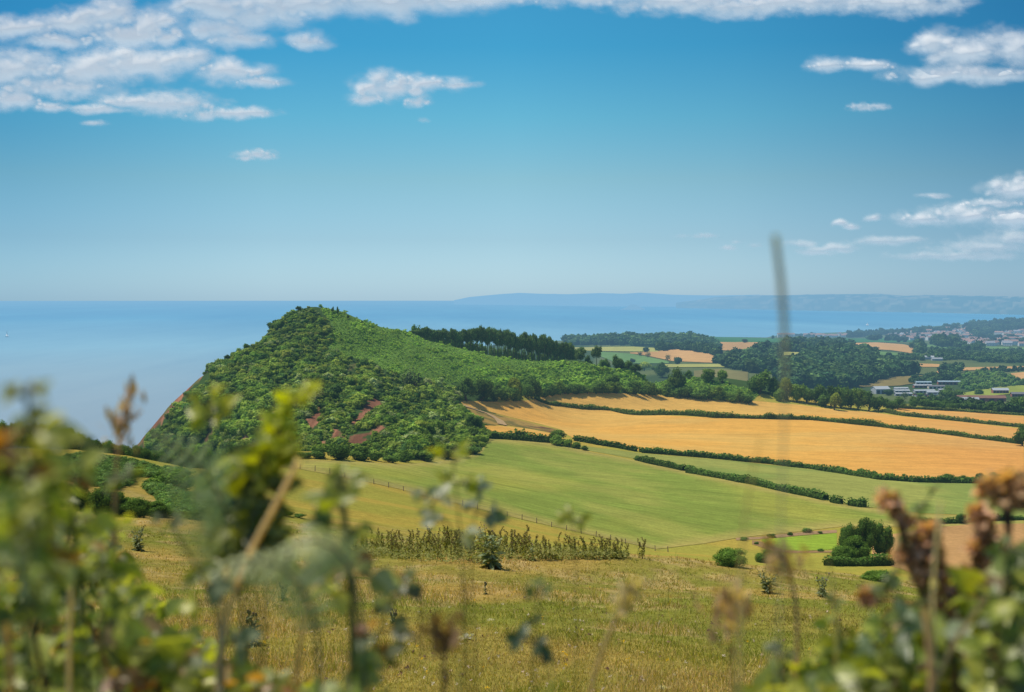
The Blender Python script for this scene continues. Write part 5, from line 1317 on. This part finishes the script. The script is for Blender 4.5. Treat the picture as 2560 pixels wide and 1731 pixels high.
flecks('dead_leaves', 260, .035, [(.16,.09,.06),(.12,.075,.05),(.24,.15,.09)], 'brown dead leaves and dung scraps in the pasture', 'dead leaves', 92, 1330, .03, 3)
for px, py, s, lab in ((1112,1603,.13,'white tuft of wool in the grass, left of two'),(1164,1600,.14,'white tuft of wool in the grass, right of two'),(1228,1553,.06,'small upright white tuft above the pair of wool tufts'),(930,1610,.06,'small white tuft of wool beside the dark bramble shoot'),(1655,1728,.09,'white tuft at the bottom edge of the pasture, right of centre')):
    p = hit([px], [py], 8, 100)[0]; r = np.random.default_rng(int(px)); P = p + r.normal(0, 1, (60, 3)) * np.array([s * .45, s * .3, s * .14]) + np.array([0, 0, s * .3])
    v, f, c = cards(P, r.normal(0, 1, (60, 3)), np.full(60, s * .35), np.tile([[.72, .69, .64]], (60, 1)), r)
    tag(link('wool_tuft', mesh_np('wool_tuft', v, f, DRYM, c)), lab, 'wool tuft')

# ------------------------------------------------------------------ plants of the hedge bank, an arm's length away
def W3(px, py, d):
    a, b = ray(px, py); return np.array([a * d, d, ZC + b * d])
def smooth_path(pts, n=24):
    pts = np.array(pts); s = np.concatenate([[0], np.cumsum(np.linalg.norm(np.diff(pts, axis=0), axis=1))]); q = np.linspace(0, s[-1], n)
    P = np.stack([np.interp(q, s, pts[:, k]) for k in range(3)], 1)
    for _ in range(6): P[1:-1] = (P[:-2] + 2 * P[1:-1] + P[2:]) / 4
    return P
ROOT_T = [0]
def rooted(pts, d, sway=.05):
    """tip first, given as sight points at depth d, carried on down to the bank"""
    P = [W3(x, y, d) for x, y in pts]
    given = sum(np.linalg.norm(P[i + 1] - P[i]) for i in range(len(P) - 1))
    g = float(ground(P[-1][0], P[-1][1])); last = P[-1]
    if last[2] > g + .05:
        dr = (P[-1] - P[-2]); dr = dr / max(np.linalg.norm(dr), 1e-6)
        mid = last + np.array([dr[0] * .15, sway, -(last[2] - g) * .5]); P += [mid, np.array([mid[0] + dr[0] * .03, mid[1] + sway * .5, g - .02])]
    tot = sum(np.linalg.norm(P[i + 1] - P[i]) for i in range(len(P) - 1))
    ROOT_T[0] = 1 - given / tot           # share of the plant that lies below the last sighted point
    return smooth_path(P[::-1], 60)
BR = [(.17,.235,.045),(.27,.335,.06),(.36,.41,.07),(.40,.45,.24),(.45,.47,.08)]
def bramble(pts, d, label, leaf=.045, n=22, tip=(.30,.33,.02), seed=1, tiplen=.18, cols=BR, span=(.25, 1.0), rad=.0021, name='bramble_shoot', cat='bramble', stemcol=(.10,.09,.03), group=None, big=False):
    if seed not in (204, 205) and n > 9: leaf *= .42 if not big else .48; n = int(n * .68)
    r = np.random.default_rng(seed); P = rooted(pts, d); o0 = P[0].copy(); Q = P - o0
    e = empty(name, o0, label, cat, group)
    v, f = tube(Q, np.linspace(rad * 1.3, rad * .5, len(Q)), 6); tt = np.repeat(np.linspace(0, 1, len(Q)), 6)[:, None]
    link('stem', mesh_np('stem', v, f, STEMM, np.array(stemcol) * (1 - tt) + np.array([.16, .17, .03]) * tt, True), e)
    t0 = ROOT_T[0]; lo = t0 + (1 - t0) * (span[0] - .3) / .7; tiplen = tiplen * (1 - t0) * 1.6
    t = np.sort(r.uniform(max(.02, lo), span[1], n)); t[-3:] = [1 - (1 - t0) * .05, 1 - (1 - t0) * .02, 1.0]; s = np.linspace(0, 1, len(Q))
    org0 = np.stack([np.interp(t, s, Q[:, k]) for k in range(3)], 1); parts = []
    an = np.arange(n) * 2.4 + r.normal(0, .4, n)
    for k in range(n):
        out = np.array([math.cos(an[k]), math.sin(an[k]), r.uniform(-.1, .55)]); out /= np.linalg.norm(out)
        young = smooth(1 - tiplen, 1.0, np.array([t[k]]))[0]
        sz = leaf * (1 - .45 * young) * r.uniform(.7, 1.25); pet = out * sz * .7
        base = org0[k] + pet
        side = unit(np.cross(out, [-.3, -.8, .5])); dirs = np.array([out, out * .35 + side, out * .35 - side, ]) + np.array([0, 0, .5 * young])
        X, Y, Z = frames(dirs + r.normal(0, .25, (3, 3)) - np.array([0, 0, .35 * (1 - young)]), r, up=(-.45, -.75, .45), roll=.45)
        col = np.array(cols[r.integers(len(cols))]) * r.uniform(.8, 1.25) * (1 - young) + np.array(tip) * young
        if n > 12 and r.random() < .05: col = np.array([.28, .13, .03])
        parts.append(place(LEAF, LEAF_F, np.repeat(base[None], 3, 0), X, Y, Z, np.array([1.15, .9, .9]) * sz, np.repeat(col[None], 3, 0)))
        pv, pf = tube(np.array([org0[k], (org0[k] + base) / 2 + [0, 0, .002], base]), .0012, 4); parts.append((pv, pf, np.tile([[.12, .12, .04]], (len(pv), 1))))
    v, f, c = cat_meshes(parts); link('foliage', mesh_np('foliage', v, f, LEAFM, c, True), e)
    return e
def fern(pts, d, label, width=.12, seed=1, col=(.22,.31,.14), col2=(.30,.37,.22), group=None, start=.35):
    r = np.random.default_rng(seed); P = rooted(pts, d); o0 = P[0].copy(); Q = P - o0
    e = empty('bracken_frond', o0, label, 'bracken', group)
    v, f = tube(Q, np.linspace(.0035, .001, len(Q)), 5); link('stem', mesh_np('stem', v, f, STEMM, np.tile([[.16, .17, .06]], (len(v), 1)), True), e)
    s = np.linspace(0, 1, len(Q)); T_ = unit(np.gradient(Q, axis=0)); parts = []
    t0 = ROOT_T[0]; start = t0 + (1 - t0) * (start - .35)
    for t in np.linspace(start, .995, 15):
        b = np.array([np.interp(t, s, Q[:, k]) for k in range(3)]); tg = np.array([np.interp(t, s, T_[:, k]) for k in range(3)])
        side = unit(np.cross(tg, [-.35, -.55, .75])); up = np.cross(side, tg); u = (t - start) / (1 - start)
        ln = width * (1 - u) ** .8 * (1 if u > .08 else .6 + u * 5)
        for sg in (-1, 1):
            dr = unit(side * sg + tg * .5 - np.array([0, 0, .22])); m_ = 15; q = np.linspace(.06, .97, m_)
            org = b + dr * (q * ln)[:, None] - np.array([0, 0, 1.0]) * (q ** 2 * ln * .18)[:, None]
            sub = unit(np.cross(dr, up)); cl = lerp3(np.array(col), np.array(col2), np.full(m_ * 2, r.random())) * r.uniform(.85, 1.15, (m_ * 2, 1))
            dd = np.concatenate([sub + dr * .5 + 0 * org, -sub + dr * .5 + 0 * org]); X, Y, Z = frames(dd, r, up=up, roll=.2)
            parts.append(place(NARROW * np.array([2.3, 1, .3]), NARROW_F, np.concatenate([org, org]), X, Y, Z, np.concatenate([(1 - q * .8)] * 2) * ln * .13 + .001, cl))
    v, f, c = cat_meshes(parts); link('foliage', mesh_np('foliage', v, f, LEAFM, c, True), e)
def stalk(pts, d, label, rad=.002, col=(.42,.31,.15), head=.0, seed=1, headcol=(.40,.28,.15), name='grass_stalk', cat='grass stalk', hn=70, group=None, spread=.008, thick=0):
    r = np.random.default_rng(seed); P = rooted(pts, d); o0 = P[0].copy(); Q = P - o0
    e = empty(name, o0, label, cat, group); head = head * (1 - ROOT_T[0])
    v, f = tube(Q, np.linspace(rad, rad * .55, len(Q)) if not thick else rad + (thick - rad) * smooth(1 - head, 1 - head * .7, np.linspace(0, 1, len(Q))) * (1 - .5 * np.linspace(0, 1, len(Q))), 6); link('stem', mesh_np('stem', v, f, DRYM, np.tile([col], (len(v), 1)), True), e)
    if head and not thick:
        t = 1 - head * r.random(hn); s = np.linspace(0, 1, len(Q)); org = np.stack([np.interp(t, s, Q[:, k]) for k in range(3)], 1)
        tg = unit(Q[-1] - Q[-6]); dr = unit(tg + r.normal(0, .45, (hn, 3))); X, Y, Z = frames(dr, r)
        v, f, c = place(NARROW * np.array([1.2, 1, .2]), NARROW_F, org + r.normal(0, spread, (hn, 3)), X, Y, Z, r.uniform(.008, .016, hn), np.array(headcol) * r.uniform(.7, 1.3, (hn, 1)))
        link('seed_head', mesh_np('seed_head', v, f, DRYM, c, True), e)
    return e
def blade(pts, d, label, w=.006, col=(.45,.36,.18), seed=1, name='bent_grass', cat='grass'):
    P = rooted(pts, d); o0 = P[0].copy(); Q = P - o0; n = len(Q); wd = w * np.sin(np.clip(np.linspace(.35, 1, n), 0, 1) * math.pi) ** .6 + .0006
    sd_ = np.tile([[.9, .45, 0]], (n, 1)); V_ = np.stack([Q - sd_ * wd[:, None] / 2, Q + np.array([0, .0012, 0]), Q + sd_ * wd[:, None] / 2], 1)
    o = link(name, mesh_np(name, V_.reshape(-1, 3), grid_faces(n, 3), DRYM, np.tile([col], (n * 3, 1)), True), None, o0); tag(o, label, cat, kind='thing')
def dock(pts, d, label, clumps, seed=1, col=(.64,.40,.27)):
    """dead flower stalk crowded with brown seed clusters; clumps = [(px, py, radius in px)]"""
    r = np.random.default_rng(seed); P = rooted(pts, d); o0 = P[0].copy(); Q = P - o0
    e = empty('dock_plant', o0, label, 'dock')
    v, f = tube(Q, np.linspace(.005, .002, len(Q)), 6); link('stem', mesh_np('stem', v, f, DRYM, np.tile([[.16, .09, .05]], (len(v), 1)), True), e)
    for px, py, rp in clumps:
        cpt = W3(px, py, d) - o0; R_ = rp * .44 / FPX * d; n = 75
        dr = unit(r.normal(0, 1, (n, 3))); org = cpt + dr * (R_ * r.uniform(.1, 1.45, n))[:, None] * np.array([1, 1, .85]); X, Y, Z = frames(dr, r)
        c = lerp3(np.array(col) * .55, np.array(col) * 1.5, r.random(n)); c = lerp3(c, np.array([.36, .20, .07]), (r.random(n) < .15) * 1.0)
        parts = [place(LEAF * np.array([1.3, 1, 1]), LEAF_F, org, X, Y, Z, r.uniform(.004, .009, n), c)]
        k = np.argmin(np.linalg.norm(Q - cpt, axis=1)); pv, pf = tube(np.array([Q[max(0, k - 2)], (Q[k] + cpt) / 2, cpt]), .0016, 4); parts.append((pv, pf, np.tile([[.14, .08, .045]], (len(pv), 1))))
        v, f, c = cat_meshes(parts); link('seed_cluster', mesh_np('seed_cluster', v, f, DRYM, c, True), e)

# left-hand plants
bramble([(68,975),(80,1060),(95,1160),(90,1300),(70,1450)], .62, 'tall out of focus shoot with a yellow tip at the left edge', leaf=.026, n=42, seed=201, big=True, tip=(.30,.31,.03), span=(.3, 1))
bramble([(20,1130),(30,1250),(50,1400),(60,1560)], .75, 'dark leafy bramble shoot at the left edge below the yellow tip', leaf=.036, n=30, seed=202, big=True)
bramble([(175,1110),(170,1200),(180,1330),(200,1480)], .95, 'dull green bramble shoot just right of the tall yellow tipped one', leaf=.036, n=26, seed=203, big=True, tip=(.10,.14,.04))
bramble([(748,985),(705,1030),(690,1110),(650,1190),(610,1320),(600,1450)], 1.05, 'bright yellow green shoot glowing in front of the headland', leaf=.017, n=80, seed=204, big=True, tip=(.50,.54,.012), tiplen=.42, span=(.36, 1), cols=[(.15,.17,.02),(.20,.23,.03),(.10,.13,.03)])
bramble([(515,1005),(550,1050),(600,1130),(630,1220),(620,1400)], 1.15, 'thin shoot with small yellow tip left of the glowing one', leaf=.024, n=14, seed=205, tip=(.36,.38,.03), span=(.4, 1))
fern([(372,1080),(430,1090),(500,1130),(560,1200),(590,1330),(600,1460)], 1.05, 'grey green bracken frond arching left over the cliff', .062, 206, (.34,.42,.22), (.48,.54,.34))
fern([(480,1240),(540,1180),(590,1190),(640,1300),(640,1450)], 1.1, 'grey green bracken frond below the glowing shoot', .055, 207, (.34,.42,.22), (.48,.54,.34))
bramble([(850,1190),(862,1260),(868,1380),(880,1500),(890,1650),(880,1760)], 1.0, 'dark upright bramble shoot with blue green leaves, left of centre', leaf=.044, n=30, seed=208, big=True, rad=.005, tip=(.26,.30,.03), cols=BR + [(.28,.34,.22),(.34,.40,.28)], span=(.2, 1))
bramble([(1010,1450),(960,1510),(930,1590),(925,1700)], 1.1, 'short side shoot with pale undersided leaves right of the dark upright one', leaf=.032, n=20, seed=209, big=True, tip=(.20,.24,.12), cols=[(.24,.29,.20),(.10,.13,.06),(.25,.13,.09)], span=(.4, 1))
fern([(450,1470),(510,1405),(600,1360),(690,1350),(770,1385),(800,1480),(800,1620)], .85, 'pale arching bracken frond across the lower left', .024, 210, (.40,.47,.24), (.54,.60,.36), start=.45)
fern([(620,1430),(690,1340),(770,1300),(850,1300),(900,1350),(905,1480)], .9, 'second pale bracken frond tip beside the dark upright shoot', .022, 211, (.40,.47,.24), (.54,.60,.36), start=.5)
bramble([(420,1300),(470,1370),(520,1440),(560,1560),(560,1700)], 1.0, 'grey green bramble spray leaning over the pasture on the left', leaf=.04, n=16, seed=212, tip=(.18,.22,.12), cols=BR + [(.20,.25,.17)])
bramble([(300,1200),(290,1290),(270,1400),(250,1560)], 1.0, 'bramble shoot in front of the gorse bank', leaf=.042, n=15, seed=213, tip=(.13,.17,.05))
bramble([(640,1225),(660,1300),(670,1400),(660,1560)], 1.2, 'bramble shoot with dark leaves under the glowing one', leaf=.044, n=14, seed=214, tip=(.10,.12,.03), span=(.55, 1))
stalk([(330,975),(300,1060),(280,1130),(285,1200),(290,1400)], 1.2, 'straw coloured grass head standing in front of the sea on the left', .0026, (.40,.28,.17), .35, 215, (.42,.29,.19), spread=.006)
stalk([(748,1150),(700,1260),(650,1330),(590,1420),(560,1530),(540,1700)], 1.0, 'thick straw stalk slanting down behind the glowing shoot', .0036, (.78,.62,.36), 0, 216)
stalk([(830,1380),(800,1430),(760,1500),(740,1650)], 1.1, 'short straw stalk left of the dark upright shoot', .003, (.74,.56,.32), 0, 217)
stalk([(565,1420),(555,1500),(545,1560),(545,1700)], 1.0, 'upright straw stem in front of the pasture, left', .0032, (.78,.62,.36), 0, 218)
stalk([(180,1400),(185,1470),(170,1560),(170,1700)], 1.0, 'broken straw stem among the brambles at lower left', .003, (.74,.62,.42), 0, 219)
stalk([(15,1560),(22,1640),(30,1730)], .8, 'orange straw stem at the bottom left edge', .004, (.50,.34,.12), 0, 220)
# centre
bramble([(1130,1130),(1135,1180),(1150,1300),(1160,1480),(1160,1700)], 1.2, 'thin shoot with one yellow green leaf in the centre', leaf=.022, n=6, seed=221, tip=(.40,.44,.015), span=(.86, 1), rad=.0012)
bramble([(1060,1245),(1090,1255),(1150,1300),(1165,1480),(1170,1700)], 1.25, 'spray with two pale leaves in the centre of the green field', leaf=.022, n=6, seed=222, tip=(.34,.38,.30), span=(.8, 1), rad=.0012, cols=[(.34,.38,.30),(.16,.22,.17)])
bramble([(1200,1232),(1180,1260),(1170,1320),(1180,1500),(1190,1700)], 1.25, 'spray with a blue green leaf in the centre of the green field', leaf=.020, n=5, seed=223, tip=(.12,.19,.16), span=(.88, 1), rad=.0012, cols=[(.12,.19,.16)])
bramble([(1350,1475),(1340,1530),(1320,1560),(1325,1650),(1340,1760)], 1.05, 'dark leaved shoot low in the centre of the pasture', leaf=.030, n=11, seed=224, tip=(.13,.20,.06), span=(.55, 1), rad=.0015, cols=[(.05,.09,.05),(.07,.12,.07),(.13,.20,.05)])
bramble([(1430,1290),(1435,1300),(1440,1420),(1440,1700)], 1.3, 'shoot tip with one lime leaf right of the centre', leaf=.016, n=4, seed=225, tip=(.30,.34,.03), span=(.96, 1), rad=.001)
blade([(1118,1510),(1130,1550),(1145,1580),(1148,1620),(1150,1720)], 1.1, 'bent pale grass blade beside the wool tufts', .0065, (.52,.46,.22))
blade([(1383,1560),(1378,1600),(1374,1650),(1372,1740)], 1.1, 'short upright pale grass blade right of centre', .0065, (.55,.48,.26))
stalk([(1585,1470),(1550,1530),(1510,1590),(1490,1640),(1470,1740)], 1.15, 'pale grass stalk leaning right over the pasture', .0034, (.50,.40,.20), .3, 228, (.50,.42,.24), spread=.004)
blade([(1560,1590),(1480,1640),(1390,1690),(1300,1740)], .8, 'broad pale green blade lying across the bottom centre', .013, (.30,.36,.14))
stalk([(1110,1590),(1100,1640),(1110,1740)], 1.0, 'dark brown dead stem under the wool tufts', .0025, (.20,.14,.09), .2, 230, (.24,.16,.09))
stalk([(1810,1470),(1815,1530),(1830,1600),(1830,1740)], 1.15, 'brown dead grass head at right of the pasture', .0014, (.42,.29,.17), .5, 231, (.46,.31,.19), spread=.010, hn=60)
stalk([(1840,1500),(1855,1560),(1850,1640),(1840,1740)], 1.15, 'second pinkish grass head beside the brown one', .0018, (.56,.42,.27), .3, 232, (.60,.45,.3), spread=.006)
stalk([(1955,1392),(1990,1420),(2000,1480),(1995,1600)], 1.15, 'pinkish dead stalk left of the thistle with purple heads', .003, (.46,.34,.22), .2, 233)
blade([(2066,1378),(2085,1400),(2094,1440),(2094,1560),(2090,1700)], 1.1, 'curved whitish grass leaf arching in front of the valley trees', .008, (.58,.52,.34))
stalk([(1938,588),(1952,622),(1966,680),(1973,760),(1973,860),(1964,980),(1955,1150),(1950,1500)], .72, 'tall dark grass stem rising into the sky on the right', 0.0005, (.44,.44,.34), .42, 235, (.25,.24,.16), name='tall_grass_stem', spread=.0006, hn=160, thick=.0027)
blade([(1905,1085),(1885,1120),(1870,1150),(1850,1300),(1850,1500)], .8, 'faint pale grass blade over the golden field', .005, (.62,.50,.34))
# right-hand plants
dock([(2225,1240),(2240,1320),(2290,1420),(2330,1560),(2340,1700)], 1.15, 'brown seeded dock stalk nearest the middle, with a small top head', [(2222,1250,34),(2240,1278,26),(2262,1300,18),(2318,1325,30),(2300,1360,40),(2335,1385,44),(2285,1405,36),(2320,1350,34),(2260,1385,26),(2345,1420,30),(2300,1440,24)], 301)
dock([(2460,1270),(2462,1330),(2440,1420),(2400,1540),(2390,1700)], 1.15, 'brown seeded dock stalk in the middle of the right hand clump', [(2446,1280,26),(2458,1310,40),(2470,1345,42),(2440,1375,34),(2480,1370,24),(2452,1400,28),(2380,1460,34),(2350,1500,40),(2385,1505,30),(2340,1535,30),(2410,1480,22)], 302)
dock([(2520,1205),(2510,1260),(2520,1380),(2530,1560)], 1.05, 'brown seeded dock head against the golden field at the right edge', [(2490,1215,44),(2520,1205,40),(2550,1215,46),(2510,1245,40),(2540,1250,36),(2465,1225,24)], 303, (.66,.43,.25))
dock([(2560,1500),(2540,1560),(2530,1700)], 1.1, 'reddish dock stalk low at the right edge', [(2170,1490,24),(2420,1440,26)], 304, (.50,.29,.21))
stalk([(2353,1255),(2340,1350),(2325,1450),(2330,1560),(2340,1700)], .95, 'thick straw stalk crossing the brown dock heads', .0018, (.80,.70,.44), 0, 305)
stalk([(2470,1490),(2400,1560),(2350,1640),(2320,1740)], .95, 'straw stalk leaning left among the leaves at lower right', .0034, (.60,.48,.24), 0, 306)
stalk([(2310,1520),(2330,1570),(2335,1640),(2330,1740)], .95, 'short bent straw stalk under the dock heads', .004, (.64,.47,.24), 0, 307)
bramble([(2340,1220),(2300,1260),(2250,1330),(2230,1480),(2230,1650)], 1.25, 'feathery light green spray behind the brown dock heads', leaf=.014, n=40, seed=308, tip=(.22,.32,.05), cols=[(.20,.29,.06),(.16,.25,.05)], span=(.5, 1), rad=.0012)
bramble([(2080,1500),(2100,1560),(2120,1640),(2130,1740)], 1.15, 'small upright leafy shoot at the left of the right hand clump', leaf=.028, n=20, seed=309, tip=(.17,.22,.05), span=(.3, 1))
bramble([(2210,1470),(2215,1560),(2220,1660),(2220,1760)], 1.05, 'grey green bramble shoot under the nearest dock stalk', leaf=.036, n=26, seed=310, tip=(.18,.22,.10), cols=BR + [(.19,.25,.13)])
bramble([(2520,1370),(2510,1450),(2500,1580),(2490,1740)], 1.0, 'dark bramble shoot at the right edge beneath the dock', leaf=.044, n=30, seed=311, tip=(.14,.19,.05), cols=BR + [(.16,.22,.12)])
bramble([(2400,1430),(2410,1520),(2420,1620),(2420,1760)], 1.1, 'bramble shoot with grey leaves between the dock stalks', leaf=.036, n=26, seed=312, tip=(.20,.24,.12), cols=BR + [(.20,.26,.15),(.24,.25,.02)])
bramble([(1950,1640),(1960,1680),(1970,1750)], 1.1, 'low bramble shoot at the bottom, left end of the right hand clump', leaf=.036, n=18, seed=313, tip=(.12,.16,.05), span=(.2, 1))

# ---- tangled undergrowth of the bank (uncounted)
def tangle(name, env, label, n, dr, seed, cols, w, leaf=(.022, .05), pow_=.75):
    r = np.random.default_rng(seed); x0, x1 = env[0][0], env[-1][0]
    px = r.uniform(x0, x1, n * 3); top = interp_line(env, px); keepp = r.random(n * 3) < np.clip((1840 - top) / 420, .12, 1); px = px[keepp][:n]; top = top[keepp][:n]; m_ = len(px)
    py = top + (1840 - top) * r.random(m_) ** pow_
    d = r.uniform(dr[0], dr[1], m_); a, b = ray(px, py); org = np.stack([a * d, d, ZC + b * d], 1)
    # whole sprigs: three leaflets and a bit of twig each
    dirn = unit(r.normal(0, 1, (m_, 3)) + np.array([0, 0, .25])); parts = []
    col = np.array(cols)[r.choice(len(cols), m_, p=np.array(w) / sum(w))] * r.uniform(.7, 1.3, (m_, 1)); s = r.uniform(leaf[0], leaf[1], m_)
    for q in (-1, 0, 1):
        side = unit(np.cross(dirn, np.array([0, 0, 1.0]))); X, Y, Z = frames(dirn * (1 if q == 0 else .35) + side * q, r, up=(-.4, -.6, .6), roll=.6)
        parts.append(place(LEAF, LEAF_F, org, X, Y, Z, s, col))
    v, f, c = cat_meshes(parts)
    tw = []
    for k in range(0, m_, 5):
        e1 = org[k]; e0 = e1 + np.array([r.normal(0, .05), r.uniform(0, .08), -r.uniform(.08, .25)]); pv, pf = tube(np.array([e0, (e0 + e1) / 2 + r.normal(0, .012, 3), e1]), r.uniform(.001, .0026), 4)
        tw.append((pv, pf, np.tile([[.17, .11, .06] if r.random() < .5 else [.34, .25, .13] if r.random() < .4 else [.08, .07, .03]], (len(pv), 1))))
    v2, f2, c2 = cat_meshes(tw)
    tag(link(name, mesh_np(name, np.concatenate([v, v2]), np.concatenate([f, f2 + len(v)]), LEAFM, np.concatenate([c, c2]), True)), label, 'undergrowth', kind='stuff')
UG = [(.15,.20,.045),(.23,.28,.06),(.31,.355,.08),(.42,.44,.07),(.23,.28,.16),(.27,.32,.22),(.34,.18,.06),(.34,.25,.13),(.32,.22,.18)]
UW = [3.2, 3, 2.4, 1.6, 1.1, .4, .4, 1.0, .1]
tangle('bramble_undergrowth', [(-120,1190),(0,1180),(90,1150),(180,1230),(260,1300),(330,1440),(400,1510),(480,1580),(600,1660),(700,1700),(860,1740),(960,1790)], 'tangle of brambles and dead stems filling the lower left corner', 620, (1.0, 2.3), 400, UG, UW, (.014, .034))
tangle('bramble_undergrowth', [(1780,1800),(1860,1750),(1960,1700),(2080,1620),(2150,1580),(2230,1545),(2320,1510),(2400,1480),(2480,1410),(2560,1370),(2680,1330)], 'tangle of brambles and dock leaves filling the lower right corner', 900, (1.0, 2.3), 401, UG, UW, (.014, .034))
tangle('bank_leaves', [(900,1800),(1000,1770),(1200,1775),(1400,1790),(1600,1785),(1780,1770),(1860,1750)], 'few low leaves poking up along the bottom edge', 60, (1.0, 1.5), 402, UG, UW, (.010, .020))
